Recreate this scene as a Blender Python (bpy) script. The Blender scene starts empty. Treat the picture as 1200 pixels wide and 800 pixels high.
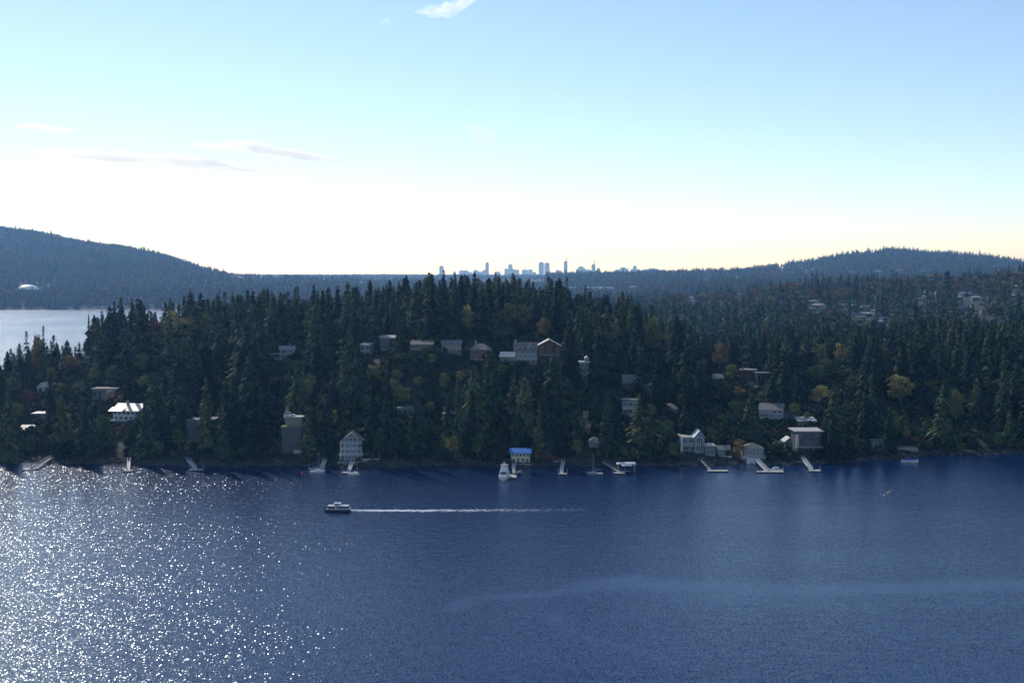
import bpy, math, random
import numpy as np
from mathutils import Vector, Matrix
R = math.radians
random.seed(7); rng = np.random.default_rng(7)
S = bpy.context.scene; COL = S.collection

# ------------------------------------------------------------------ camera
F, CH, PITCH = 1500.0, 72.0, math.atan(78 / 1500.0)      # focal length in px of the 1200 px photo, eye height
cam = bpy.data.objects.new('camera', bpy.data.cameras.new('camera')); COL.objects.link(cam); S.camera = cam
cam.data.sensor_width = 36; cam.data.lens = 45.0; cam.data.clip_start = 1; cam.data.clip_end = 90000
cam.location = (0, 0, CH); cam.rotation_euler = (math.pi / 2 - PITCH, 0, 0)

# ------------------------------------------------------------------ light
SUN_EL, SUN_AZ = R(34), R(-28)                            # azimuth from +Y, positive to the right
W = bpy.data.worlds.new("World"); S.world = W; W.use_nodes = True
nt = W.node_tree; bg = nt.nodes['Background']
sky = nt.nodes.new('ShaderNodeTexSky'); sky.sky_type = 'NISHITA'; sky.sun_disc = False
sky.sun_elevation = SUN_EL; sky.sun_rotation = SUN_AZ
sky.altitude = 2000; sky.air_density = 1.05; sky.dust_density = 0.4; sky.ozone_density = 2.0
nt.links.new(sky.outputs[0], bg.inputs[0]); bg.inputs[1].default_value = 0.116
sun = bpy.data.objects.new('sun', bpy.data.lights.new('sun', 'SUN')); COL.objects.link(sun)
sun.data.energy = 2.5; sun.data.angle = R(0.53); sun.data.color = (1.0, .94, .85)
sdir = Vector((math.sin(SUN_AZ) * math.cos(SUN_EL), math.cos(SUN_AZ) * math.cos(SUN_EL), math.sin(SUN_EL)))
sun.rotation_euler = (-sdir).to_track_quat('-Z', 'Y').to_euler()
S.view_settings.view_transform = 'Standard'; S.view_settings.look = 'None'
S.view_settings.exposure = 0.3; S.view_settings.gamma = 1.0
c = S.cycles
c.max_bounces = 6; c.diffuse_bounces = 2; c.glossy_bounces = 3; c.transmission_bounces = 2; c.volume_bounces = 1
c.transparent_max_bounces = 6; c.use_denoising = True; c.sample_clamp_indirect = 6; c.sample_clamp_direct = 0
c.caustics_reflective = False; c.caustics_refractive = False
HAZE_DENSITY = 7e-5

# ------------------------------------------------------------------ projection helpers
cp, sp = math.cos(PITCH), math.sin(PITCH)
def ray(px, py):
    v = (400 - py) / F
    y = cp + sp * v
    return (px - 600) / F / y, (-sp + cp * v) / y          # dX/dY, dZ/dY
def at(px, py, Y): a, b = ray(px, py); return Vector((a * Y, Y, CH + b * Y))
def onwater(px, py, z=0.0): a, b = ray(px, py); Y = (z - CH) / b; return Vector((a * Y, Y, z))
def proj(X, Y, Z):
    dz = Z - CH
    d = Y * cp - dz * sp
    return 600 + F * X / d, 400 - F * (dz * cp + Y * sp) / d

# ------------------------------------------------------------------ noise
def vnoise(x, y, seed=0):
    xi = np.floor(x).astype(np.int64); yi = np.floor(y).astype(np.int64); fx = x - xi; fy = y - yi
    fx = fx * fx * (3 - 2 * fx); fy = fy * fy * (3 - 2 * fy)
    def h(a, b):
        n = (a * 374761393 + b * 668265263 + seed * 982451653) & 0xffffffff
        n = ((n ^ (n >> 13)) * 1274126177) & 0xffffffff
        return ((n ^ (n >> 16)) & 0xffff) / 65535.0
    return (h(xi, yi) * (1 - fx) + h(xi + 1, yi) * fx) * (1 - fy) + (h(xi, yi + 1) * (1 - fx) + h(xi + 1, yi + 1) * fx) * fy
def fbm(x, y, s, o=4, seed=0):
    t = 0; a = .5; x = np.asarray(x, float) / s; y = np.asarray(y, float) / s
    for i in range(o): t = t + a * (vnoise(x, y, seed + i) - .5) * 2; x = x * 2.03; y = y * 2.03; a *= .5
    return t

# ------------------------------------------------------------------ terrain heights
def tab(s): a = np.array(s, float).reshape(-1, 2); return a[:, 0], a[:, 1]
SH = tab([-900,541, -100,541, 0,542, 130,545, 240,546, 400,546.5, 600,547, 740,547, 830,546, 960,543.5, 1010,542, 1060,538, 1100,534, 1200,532, 1500,530, 2400,528])
RG = tab([-900,8, -200,9, 0,12, 60,14, 100,22, 135,31, 160,35, 250,36, 340,40, 400,43, 460,49, 520,51, 640,48, 700,42, 740,35, 790,23, 830,19, 870,18, 950,18, 1050,21, 1200,25, 1500,26, 2400,26])
PT = tab([0,0, .04,.13, .12,.24, .25,.38, .4,.54, .6,.74, .8,.9, 1,1])
PC = tab([0,0, .03,.08, .12,.16, .22,.22, .30,.34, .37,.56, .45,.74, .56,.80, .7,.88, 1,1])
ST_U = [-900,-200,0,50,100,150,200,240,290,320,420,500,600,650,740,800,860,900,950,1000,1045,1100,1150,1200,1300,1500,2400]
ST = [
 (950,  [-6,-6,-6,-6,-6,-6,-4,-2,0,3,8,10,12,12,8,5,5,6,8,9,10,12,13,14,15,16,16]),
 (1400, [-6,-6,-6,-6,-6,-6,-6,-6,-6,-6,-6,-5,-3,-1,8,11,14,17,22,25,28,31,33,36,38,40,40]),
 (1900, [-6,-6,-6,-6,-6,-6,-6,-6,-6,-6,-6,-6,-4,-2,14,20,30,36,43,46,49,51,55,62,66,70,70]),
 (2400, [-6,-6,-6,-6,-6,-6,-6,-6,-6,-6,-6,-5,-3,-1,10,18,25,28,30,33,35,38,40,44,50,50,50]),
 (2640, [-1,-1,-1,-1,-1,-1,-1,-1,-1,-1,0,2,4,6,10,18,25,28,30,33,35,38,40,44,50,50,50]),
 (2720, [10,10,9,9,8,8,8,8,8,8,5,5,6,8,12,18,25,28,30,33,35,38,40,44,50,50,50]),
 (2860, [26,26,24,22,25,26,24,20,18,16,12,8,8,8,12,18,25,28,30,33,35,38,40,44,50,50,50]),
 (3000, [24,24,22,21,24,26,25,22,20,18,14,10,8,8,14,20,25,28,30,33,35,38,40,44,50,50,50]),
 (3500, [110,100,86,80,72,66,58,48,40,36,26,20,16,20,30,38,44,44,44,46,48,50,50,50,50,50,50]),
 (4500, [270,248,229,208,176,153,126,86,58,50,44,38,28,30,42,50,54,56,58,62,66,68,66,62,60,60,60]),
 (6000, [200,190,160,140,120,100,85,72,64,52,50,48,46,48,52,58,66,84,118,150,174,152,140,110,70,60,60]),
 (8000, [50]*27), (11500, [62]*27), (12600, [60]*27), (16500, [50]*27)]
ST_Y = np.array([s[0] for s in ST], float); ST_Z = np.array([s[1] for s in ST], float)
def height(X, Y):
    X = np.asarray(X, float); Y = np.asarray(Y, float)
    u = 600 + F * X / np.maximum(Y, 1)
    # the near peninsula
    shy = np.interp(u, *SH); Ys = CH * F / (shy - 322) + fbm(X, Y * 0, 22, 3, 5) * 5
    ridge = np.interp(u, *RG); Yr = Ys + np.interp(u, [0, 120, 300, 800, 900], [140, 170, 185, 190, 230])
    t = np.clip((Y - Ys) / (Yr - Ys), -1, 1)
    cl = np.clip(np.minimum((u - 440) / 60, (690 - u) / 60), 0, 1); cl = cl * cl * (3 - 2 * cl)
    tt = np.clip(t, 0, 1)
    s = np.interp(tt, *PT) * (1 - cl) + np.interp(tt, *PC) * cl
    h = ridge * s + fbm(X, Y, 45, 4, 11) * 4.0 * np.clip(t * 2.5, 0, 1)
    h = np.where(t < 0, t * 40, h)
    back = np.clip((Y - Yr) / 200, 0, 1); back = back * back * (3 - 2 * back)
    # stations of the land beyond
    yy = np.clip(Y, 950, 16500)
    i = np.clip(np.searchsorted(ST_Y, yy) - 1, 0, len(ST_Y) - 2)
    f = (yy - ST_Y[i]) / (ST_Y[i + 1] - ST_Y[i])
    uu = np.interp(u, ST_U, np.arange(len(ST_U))); j = np.clip(uu.astype(int), 0, len(ST_U) - 2); g = uu - j
    a = ST_Z[i, j] * (1 - g) + ST_Z[i, j + 1] * g; b = ST_Z[i + 1, j] * (1 - g) + ST_Z[i + 1, j + 1] * g
    far = a * (1 - f) + b * f
    nz = np.clip((Y - 900) / 2500, 0, 1)
    far = far + np.where(far > 1, fbm(X, Y, 260, 4, 31) * (4 + (5 + 8 * (u < 320)) * nz * (Y < 7000) * (Y > 3000)) + fbm(X, Y, 900, 3, 33) * 9 * (Y > 8500) * np.clip((far - 1) / 25, 0, 1), 0)
    return h * (1 - back) + far * back
def hit(px, py, y0=455, y1=930):
    a, b = ray(px, py)
    Y = np.arange(y0, y1, .5 if y1 < 1000 else 4.)
    d = CH + b * Y - height(a * Y, Y)
    k = np.nonzero(d <= 0)[0]
    Yh = Y[k[0]] if len(k) else y1
    return Vector((a * Yh, Yh, float(height(a * Yh, Yh))))

def hit_ridge(px, py):
    P = hit(px, py); Yr = CH * F / (np.interp(px, *SH) - 322) + np.interp(px, [0, 120, 300, 800, 900], [140, 170, 185, 190, 230])
    if P.y > Yr + 15: a = ray(px, py)[0]; P = Vector((a * Yr, Yr, float(height(a * Yr, Yr))))
    return P

# ------------------------------------------------------------------ materials
def mat(name, col, rough=.7, metal=0, spec=.5, noise=None, bump=0, trans=0, nscale=3.0, rnd=None):
    m = bpy.data.materials.new(name); m.use_nodes = True; t = m.node_tree; p = t.nodes['Principled BSDF']
    p.inputs['Base Color'].default_value = (*col, 1); p.inputs['Roughness'].default_value = rough
    p.inputs['Metallic'].default_value = metal; p.inputs['Specular IOR Level'].default_value = spec
    if noise or bump:
        tc = t.nodes.new('ShaderNodeTexCoord'); n = t.nodes.new('ShaderNodeTexNoise'); n.inputs['Scale'].default_value = nscale
        n.inputs['Detail'].default_value = 5; t.links.new(tc.outputs['Object'], n.inputs['Vector'])
        if noise:
            r = t.nodes.new('ShaderNodeMix'); r.data_type = 'RGBA'; r.inputs[6].default_value = (*col, 1); r.inputs[7].default_value = (*noise, 1)
            rr = t.nodes.new('ShaderNodeMapRange'); rr.inputs[1].default_value = .35; rr.inputs[2].default_value = .65
            t.links.new(n.outputs[0], rr.inputs[0]); t.links.new(rr.outputs[0], r.inputs[0]); t.links.new(r.outputs[2], p.inputs['Base Color'])
        if bump:
            b = t.nodes.new('ShaderNodeBump'); b.inputs['Distance'].default_value = bump; t.links.new(n.outputs[0], b.inputs['Height']); t.links.new(b.outputs[0], p.inputs['Normal'])
    return m
def leafmat(name, ramp=None, use_color=False):
    m = bpy.data.materials.new(name); m.use_nodes = True; t = m.node_tree; p = t.nodes['Principled BSDF']; out = t.nodes['Material Output']
    oi = t.nodes.new('ShaderNodeObjectInfo'); at_ = t.nodes.new('ShaderNodeAttribute'); at_.attribute_name = 'leaf'
    if use_color: src = oi.outputs['Color']
    else:
        cr = t.nodes.new('ShaderNodeValToRGB'); cr.color_ramp.interpolation = 'LINEAR'
        while len(cr.color_ramp.elements) < len(ramp): cr.color_ramp.elements.new(.5)
        for e, (pos, col) in zip(cr.color_ramp.elements, ramp): e.position = pos; e.color = (*col, 1)
        t.links.new(oi.outputs['Random'], cr.inputs[0]); src = cr.outputs[0]
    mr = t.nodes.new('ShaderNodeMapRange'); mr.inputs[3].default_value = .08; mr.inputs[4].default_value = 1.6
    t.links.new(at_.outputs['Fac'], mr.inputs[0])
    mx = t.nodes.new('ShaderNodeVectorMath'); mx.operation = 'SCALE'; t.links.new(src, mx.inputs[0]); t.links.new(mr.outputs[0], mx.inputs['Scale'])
    t.links.new(mx.outputs[0], p.inputs['Base Color']); p.inputs['Roughness'].default_value = .85; p.inputs['Specular IOR Level'].default_value = .08
    tr = t.nodes.new('ShaderNodeBsdfTranslucent'); t.links.new(mx.outputs[0], tr.inputs[0])
    ms = t.nodes.new('ShaderNodeMixShader'); ms.inputs[0].default_value = .06
    t.links.new(p.outputs[0], ms.inputs[1]); t.links.new(tr.outputs[0], ms.inputs[2]); t.links.new(ms.outputs[0], out.inputs[0])
    return m
CONR = [(0, (.012, .028, .018)), (.3, (.022, .052, .028)), (.55, (.038, .085, .045)), (.8, (.08, .13, .055)), (1, (.14, .15, .06))]
DECR = [(0, (.10, .14, .04)), (.3, (.22, .19, .06)), (.55, (.26, .16, .07)), (.8, (.28, .12, .07)), (1, (.13, .17, .05))]
M = dict(
 conifer=leafmat('conifer_foliage', CONR), leafcol=leafmat('broadleaf_foliage', use_color=True), autumn=leafmat('autumn_foliage', DECR),
 bark=mat('bark', (.07, .05, .04), .9, noise=(.12, .1, .08), bump=.1), palebark=mat('pale_bark', (.3, .28, .25), .9, noise=(.18, .16, .14)),
 white=mat('white_paint', (.72, .74, .76), .5, noise=(.62, .64, .66)), offwhite=mat('off_white_siding', (.42, .43, .45), .6, noise=(.34, .35, .36)),
 cream=mat('cream_roof', (.78, .72, .6), .45, noise=(.66, .6, .48), spec=.8), yellow=mat('pale_yellow_siding', (.68, .62, .36), .6, noise=(.58, .52, .3)),
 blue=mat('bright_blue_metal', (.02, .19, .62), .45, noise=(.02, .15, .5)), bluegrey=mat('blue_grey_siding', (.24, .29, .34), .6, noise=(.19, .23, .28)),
 grey=mat('grey_siding', (.17, .18, .19), .65, noise=(.13, .14, .15)), darkgrey=mat('dark_grey_siding', (.09, .1, .11), .6, noise=(.07, .07, .08)),
 brown=mat('brown_timber', (.14, .08, .05), .7, noise=(.1, .055, .035)), redbrown=mat('red_brown_siding', (.2, .09, .06), .7, noise=(.15, .07, .05)),
 shingle=mat('dark_shingle', (.10, .095, .09), .8, noise=(.16, .15, .14), bump=.03), greyroof=mat('grey_shingle', (.17, .16, .155), .75, noise=(.24, .23, .21), bump=.03),
 paleroof=mat('pale_flat_roof', (.52, .5, .47), .6, noise=(.42, .4, .37)), tarroof=mat('tar_roof', (.12, .12, .12), .8, noise=(.2, .2, .19)),
 glass=mat('window_glass', (.03, .045, .06), .08, spec=1.0), wood=mat('weathered_wood', (.34, .3, .26), .8, noise=(.25, .22, .19), bump=.02),
 paledeck=mat('pale_deck', (.6, .57, .52), .7, noise=(.48, .45, .4)), concrete=mat('concrete', (.33, .32, .3), .85, noise=(.24, .23, .22)),
 metal=mat('galvanised_metal', (.5, .52, .55), .4, metal=.6), darkmetal=mat('dark_metal', (.05, .05, .06), .5, metal=.3),
 rock=mat('rock', (.03, .03, .03), .9, noise=(.07, .068, .065), bump=.3, nscale=.6), black=mat('black_rubber', (.02, .02, .02), .8),
 hullwhite=mat('white_gelcoat', (.8, .8, .8), .25), hulldark=mat('dark_blue_hull', (.03, .04, .07), .3), red=mat('red_plastic', (.6, .04, .03), .5),
 canvas=mat('blue_canvas', (.04, .1, .3), .8), foam=mat('foam', (.85, .87, .9), .6), skin=mat('skin', (.45, .28, .2), .6), cloth=mat('dark_jacket', (.05, .05, .08), .8),
 lifevest=mat('orange_vest', (.6, .15, .04), .8), kayak=mat('pale_kayak', (.75, .7, .6), .4), tower=mat('tower_glass', (.68, .74, .8), .35, noise=(.6, .66, .72), nscale=.02),
 towercap=mat('tower_concrete', (.75, .75, .75), .7), brick=mat('brick', (.3, .13, .09), .85, noise=(.22, .1, .07)), dome=mat('dome_white', (.8, .8, .8), .4),
 towerb=mat('tower_pale_concrete', (.78, .78, .78), .6, noise=(.7, .7, .72), nscale=.02), grassm=mat('lawn', (.10, .14, .03), .9, noise=(.07, .1, .03)),
)

# ------------------------------------------------------------------ mesh builder
class MB:
    def __init__(s): s.v = []; s.f = []
    def quadmesh(s, vs, fs): o = len(s.v); s.v += [tuple(p) for p in vs]; s.f += [tuple(o + i for i in f) for f in fs]; return s
    def box(s, x0, x1, y0, y1, z0, z1):
        return s.quadmesh([(x0,y0,z0),(x1,y0,z0),(x1,y1,z0),(x0,y1,z0),(x0,y0,z1),(x1,y0,z1),(x1,y1,z1),(x0,y1,z1)],
                          [(0,3,2,1),(4,5,6,7),(0,1,5,4),(1,2,6,5),(2,3,7,6),(3,0,4,7)])
    def prism(s, poly, y0, y1, axis='y'):       # outline in x,z extruded along y (or y,z along x)
        n = len(poly)
        if axis == 'y': vs = [(a, y0, b) for a, b in poly] + [(a, y1, b) for a, b in poly]
        elif axis == 'x': vs = [(y0, a, b) for a, b in poly] + [(y1, a, b) for a, b in poly]
        else: vs = [(a, b, y0) for a, b in poly] + [(a, b, y1) for a, b in poly]
        return s.quadmesh(vs, [tuple(range(n))[::-1], tuple(range(n, 2 * n))] + [(i, (i + 1) % n, n + (i + 1) % n, n + i) for i in range(n)])
    def tube(s, p, q, r0, r1=None, n=6):
        p = Vector(p); q = Vector(q); r1 = r0 if r1 is None else r1; d = (q - p).normalized()
        a = d.orthogonal().normalized(); b = d.cross(a)
        vs = [p + (a * math.cos(2*math.pi*i/n) + b * math.sin(2*math.pi*i/n)) * r0 for i in range(n)] + [q + (a * math.cos(2*math.pi*i/n) + b * math.sin(2*math.pi*i/n)) * r1 for i in range(n)]
        return s.quadmesh(vs, [tuple(range(n))[::-1], tuple(range(n, 2*n))] + [(i, (i+1) % n, n + (i+1) % n, n + i) for i in range(n)])
    def dome(s, c, rx, ry, rz, n=12, m=5, full=False):
        vs = []; fs = []; lo = -math.pi / 2 if full else 0
        for j in range(m + 1):
            t = lo + (math.pi / 2 - lo) * j / m
            for i in range(n): a = 2*math.pi*i/n; vs.append((c[0] + rx*math.cos(t)*math.cos(a), c[1] + ry*math.cos(t)*math.sin(a), c[2] + rz*math.sin(t)))
        for j in range(m):
            for i in range(n): fs.append((j*n+i, j*n+(i+1) % n, (j+1)*n+(i+1) % n, (j+1)*n+i))
        return s.quadmesh(vs, fs)
    def loft(s, rings):                          # rings of equal count, capped
        n = len(rings[0]); vs = [p for r in rings for p in r]; fs = [tuple(range(n))[::-1], tuple(range((len(rings)-1)*n, len(rings)*n))]
        for j in range(len(rings) - 1):
            for i in range(n): fs.append((j*n+i, j*n+(i+1) % n, (j+1)*n+(i+1) % n, (j+1)*n+i))
        return s.quadmesh(vs, fs)
    def build(s, name, m, parent=None, bevel=0, smooth=False):
        me = bpy.data.meshes.new(name); me.from_pydata(s.v, [], s.f); me.materials.append(m if not isinstance(m, str) else M[m]); me.update()
        if smooth: me.polygons.foreach_set('use_smooth', [True] * len(me.polygons))
        o = bpy.data.objects.new(name, me); COL.objects.link(o); o.parent = parent
        if bevel:
            b = o.modifiers.new('bevel', 'BEVEL'); b.width = bevel; b.segments = 1; b.limit_method = 'ANGLE'
        return o
def npmesh(name, v, f, mats, k=4, midx=None, leaf=None):
    me = bpy.data.meshes.new(name); me.vertices.add(len(v)); me.vertices.foreach_set('co', np.asarray(v, np.float32).ravel())
    f = np.asarray(f, np.int32).reshape(-1, k); me.loops.add(f.size); me.loops.foreach_set('vertex_index', f.ravel())
    me.polygons.add(len(f)); me.polygons.foreach_set('loop_start', np.arange(0, f.size, k, dtype=np.int32))
    for m in mats: me.materials.append(m)
    if midx is not None: me.polygons.foreach_set('material_index', midx.astype(np.int32))
    me.update(calc_edges=True); me.validate()
    if leaf is not None:
        a = me.attributes.new('leaf', 'FLOAT', 'POINT'); a.data.foreach_set('value', np.asarray(leaf, np.float32))
    return me
def tag(o, label, cat, group=None):
    o['label'] = label; o['category'] = cat
    if group: o['group'] = group
    return o
def thing(name, loc, rz, label, cat, group=None):
    o = bpy.data.objects.new(name, None); COL.objects.link(o); o.location = loc; o.rotation_euler = (0, 0, rz); o.empty_display_size = .5
    return tag(o, label, cat, group)
def kids(o): return [x for x in list(bpy.data.objects) if x.parent == o]
def copy_tree(tree, parent=None):                # tree = (object, [subtrees])
    o, ch = tree; c_ = o.copy(); COL.objects.link(c_); c_.parent = parent
    return (c_, [copy_tree(t, c_) for t in ch])
def struct(o): o['kind'] = 'structure'; return o

# ------------------------------------------------------------------ water
def spaced(a, b, d0, g):
    out = [a]; d = d0
    while out[-1] < b: out.append(min(b, out[-1] + d)); d *= g
    return np.array(out)
ys = np.concatenate([np.array([-1500., -400., 0, 60]), np.arange(90, 640, 2.5), spaced(640, 17000, 4, 1.06)])
xp = np.concatenate([np.arange(0, 330, 3.), spaced(330, 17000, 5, 1.08)]); xs = np.concatenate([-xp[:0:-1], xp])
XX, YY = np.meshgrid(xs, ys); nx, ny = len(xs), len(ys)
V = np.stack([XX.ravel(), YY.ravel(), np.zeros(XX.size)], 1)
ii = (np.arange(ny - 1)[:, None] * nx + np.arange(nx - 1)[None]).ravel()
Fq = np.stack([ii, ii + 1, ii + nx + 1, ii + nx], 1)
def wave_calm(X, Y):
    Yc = np.maximum(Y, 20); u, v = 600 + F * X / Yc, 322 + F * CH / Yc
    cal = .35 + fbm(X * .22, Y, 20, 4, 77) * .5 + fbm(X, Y, 130, 2, 79) * .5                              # streaky wind lanes
    def band(pts, wid, k):
        nonlocal cal
        P = [onwater(a, b) for a, b in pts]; d = np.full(X.shape, 1e9)
        for p, q in zip(P[:-1], P[1:]):
            ex, ey = q.x - p.x, q.y - p.y; t = np.clip(((X - p.x) * ex + (Y - p.y) * ey) / (ex * ex + ey * ey), 0, 1)
            d = np.minimum(d, np.hypot(X - p.x - ex * t, Y - p.y - ey * t))
        cal = cal + k * np.exp(-(d / wid) ** 2)
    band([(740, 676), (690, 688), (640, 696), (560, 700), (530, 712)], 2.8, 1.1)
    band([(640, 718), (680, 745), (740, 762), (790, 778)], 1.6, .7)
    band([(690, 684), (800, 686), (930, 692), (1030, 690), (1240, 682)], 6.0, 1.0); band([(800, 700), (960, 712), (1200, 706)], 4.0, .35)
    band([(411, 598), (520, 600), (700, 602), (1000, 594)], 2.4, .5)
    band([(420, 603), (600, 616), (900, 640)], 2.4, .25)
    shy = np.interp(u, SH[0], SH[1]); Ys = CH * F / (shy - 322)
    zone = np.interp(u, [0, 200, 380, 950, 1050, 1200], [6, 10, 48, 60, 85, 110]); near = np.clip((Y - (Ys - zone)) / zone, 0, 1) * (Y < 700)
    return np.clip(cal, 0, 1.25) * (1 - near) + 1.58 * near
me = npmesh('water', V, Fq, [], 4)
a_ = me.attributes.new('calm', 'FLOAT', 'POINT'); a_.data.foreach_set('value', wave_calm(V[:, 0], V[:, 1]).astype(np.float32))
wm = bpy.data.materials.new('sea_water'); wm.use_nodes = True; t = wm.node_tree; p = t.nodes['Principled BSDF']
p.inputs['Base Color'].default_value = (.0003, .018, .078, 1); p.inputs['Roughness'].default_value = .22; p.inputs['IOR'].default_value = 1.333; p.inputs['Specular Tint'].default_value = (.28, .68, 1, 1)
tc = t.nodes.new('ShaderNodeTexCoord'); mp = t.nodes.new('ShaderNodeMapping'); t.links.new(tc.outputs['Object'], mp.inputs[0])
mp.inputs['Rotation'].default_value = (0, 0, R(20)); mp.inputs['Scale'].default_value = (1, 1.5, 1)
def nz_(scale, det):
    n = t.nodes.new('ShaderNodeTexNoise'); n.inputs['Scale'].default_value = scale; n.inputs['Detail'].default_value = det; n.inputs['Roughness'].default_value = .55
    t.links.new(mp.outputs[0], n.inputs['Vector']); return n.outputs[0]
def mth(op, a, b):
    n = t.nodes.new('ShaderNodeMath'); n.operation = op
    for k, x in enumerate((a, b)):
        if isinstance(x, (int, float)): n.inputs[k].default_value = x
        else: t.links.new(x, n.inputs[k])
    return n.outputs[0]
WAVE_BIG, WAVE_SMALL = .17, .035
hsum = mth('ADD', mth('MULTIPLY', nz_(.2, 1), WAVE_BIG), mth('MULTIPLY', nz_(1.6, 1.5), WAVE_SMALL))
at_ = t.nodes.new('ShaderNodeAttribute'); at_.attribute_name = 'calm'
bm_ = t.nodes.new('ShaderNodeBump'); bm_.inputs['Distance'].default_value = 1.0; t.links.new(hsum, bm_.inputs['Height'])
t.links.new(mth('SUBTRACT', 1.0, mth('MULTIPLY', at_.outputs['Fac'], .6)), bm_.inputs['Strength']); 
# wavelets: small facets with their own random tilt, so that single ones flash in the sun
FACET = .47
vo = t.nodes.new('ShaderNodeTexVoronoi'); vo.voronoi_dimensions = '2D'; vo.inputs['Scale'].default_value = 1.0
mv = t.nodes.new('ShaderNodeMapping'); t.links.new(tc.outputs['Object'], mv.inputs[0]); mv.inputs['Scale'].default_value = (6.8, 2.8, 1); t.links.new(mv.outputs[0], vo.inputs['Vector'])
sc_ = t.nodes.new('ShaderNodeSeparateColor'); t.links.new(vo.outputs['Color'], sc_.inputs[0])
damp = mth('MULTIPLY', mth('SUBTRACT', 1.0, mth('MULTIPLY', at_.outputs['Fac'], .6)), FACET * 2)
kk = mth('MULTIPLY', damp, mth('POWER', sc_.outputs[2], 1.7))
cx_ = t.nodes.new('ShaderNodeCombineXYZ'); t.links.new(mth('MULTIPLY', mth('SUBTRACT', sc_.outputs[0], .5), mth('MULTIPLY', kk, .72)), cx_.inputs[0]); t.links.new(mth('MULTIPLY', mth('SUBTRACT', sc_.outputs[1], .5), kk), cx_.inputs[1])
va = t.nodes.new('ShaderNodeVectorMath'); va.operation = 'ADD'; t.links.new(bm_.outputs[0], va.inputs[0]); t.links.new(cx_.outputs[0], va.inputs[1])
vn = t.nodes.new('ShaderNodeVectorMath'); vn.operation = 'NORMALIZE'; t.links.new(va.outputs[0], vn.inputs[0]); t.links.new(vn.outputs[0], p.inputs['Normal'])
me.materials.append(wm)
water = bpy.data.objects.new('water', me); COL.objects.link(water); struct(water)

# ------------------------------------------------------------------ land
gm = bpy.data.materials.new('forest_floor'); gm.use_nodes = True; t = gm.node_tree; p = t.nodes['Principled BSDF']; p.inputs['Roughness'].default_value = .95
ge = t.nodes.new('ShaderNodeNewGeometry'); sx = t.nodes.new('ShaderNodeSeparateXYZ'); t.links.new(ge.outputs['Position'], sx.inputs[0])
sn = t.nodes.new('ShaderNodeSeparateXYZ'); t.links.new(ge.outputs['True Normal'], sn.inputs[0])
n1 = t.nodes.new('ShaderNodeTexNoise'); n1.inputs['Scale'].default_value = .12; n1.inputs['Detail'].default_value = 8; t.links.new(ge.outputs['Position'], n1.inputs['Vector'])
cr = t.nodes.new('ShaderNodeValToRGB'); t.links.new(n1.outputs[0], cr.inputs[0])
cr.color_ramp.elements[0].position = .35; cr.color_ramp.elements[0].color = (.012, .02, .01, 1); cr.color_ramp.elements[1].position = .7; cr.color_ramp.elements[1].color = (.03, .034, .016, 1)
rk = t.nodes.new('ShaderNodeValToRGB'); n2 = t.nodes.new('ShaderNodeTexNoise'); n2.inputs['Scale'].default_value = .35; n2.inputs['Detail'].default_value = 8
t.links.new(ge.outputs['Position'], n2.inputs['Vector']); t.links.new(n2.outputs[0], rk.inputs[0])
rk.color_ramp.elements[0].position = .4; rk.color_ramp.elements[0].color = (.015, .015, .015, 1); rk.color_ramp.elements[1].position = .65; rk.color_ramp.elements[1].color = (.045, .044, .042, 1)
low = mth('LESS_THAN', sx.outputs[2], 2.2); steep = mth('LESS_THAN', sn.outputs[2], .68)
mxr = t.nodes.new('ShaderNodeMix'); mxr.data_type = 'RGBA'; t.links.new(mth('MAXIMUM', low, steep), mxr.inputs[0])
t.links.new(cr.outputs[0], mxr.inputs[6]); t.links.new(rk.outputs[0], mxr.inputs[7]); t.links.new(mxr.outputs[2], p.inputs['Base Color'])
b_ = t.nodes.new('ShaderNodeBump'); b_.inputs['Distance'].default_value = 1.0; t.links.new(n2.outputs[0], b_.inputs['Height']); t.links.new(b_.outputs[0], p.inputs['Normal'])
def land(name, X, Y, extra=0):
    Z = height(X, Y) + extra; ny, nx = X.shape
    ii = (np.arange(ny - 1)[:, None] * nx + np.arange(nx - 1)[None]).ravel(); f = np.stack([ii, ii + 1, ii + nx + 1, ii + nx], 1)
    keep = (Z.ravel()[f].max(1) > -4); me = npmesh(name, np.stack([X.ravel(), Y.ravel(), Z.ravel()], 1), f[keep], [gm], 4)
    o = bpy.data.objects.new(name, me); COL.objects.link(o); return struct(o)
X, Y = np.meshgrid(np.arange(-620, 760, 3.5), np.arange(446, 965, 3.5))
nearland = land('peninsula_hillside', X, Y, fbm(X, Y, 7, 3, 91) * .9)
U, Y = np.meshgrid(np.arange(-900, 2300, 7.), np.exp(np.linspace(math.log(960), math.log(16600), 420)))
farland = land('distant_hills', (U - 600) / F * Y, Y)
M['farcon'] = leafmat('far_conifer_foliage', [(a, tuple(min(.16, q * 1.9 + .008) for q in c_)) for a, c_ in CONR])  # near conifer colours lightened: distance haze and sun put into the leaf colour
# the strip of land ties the two sheets together a few centimetres apart in y only

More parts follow.
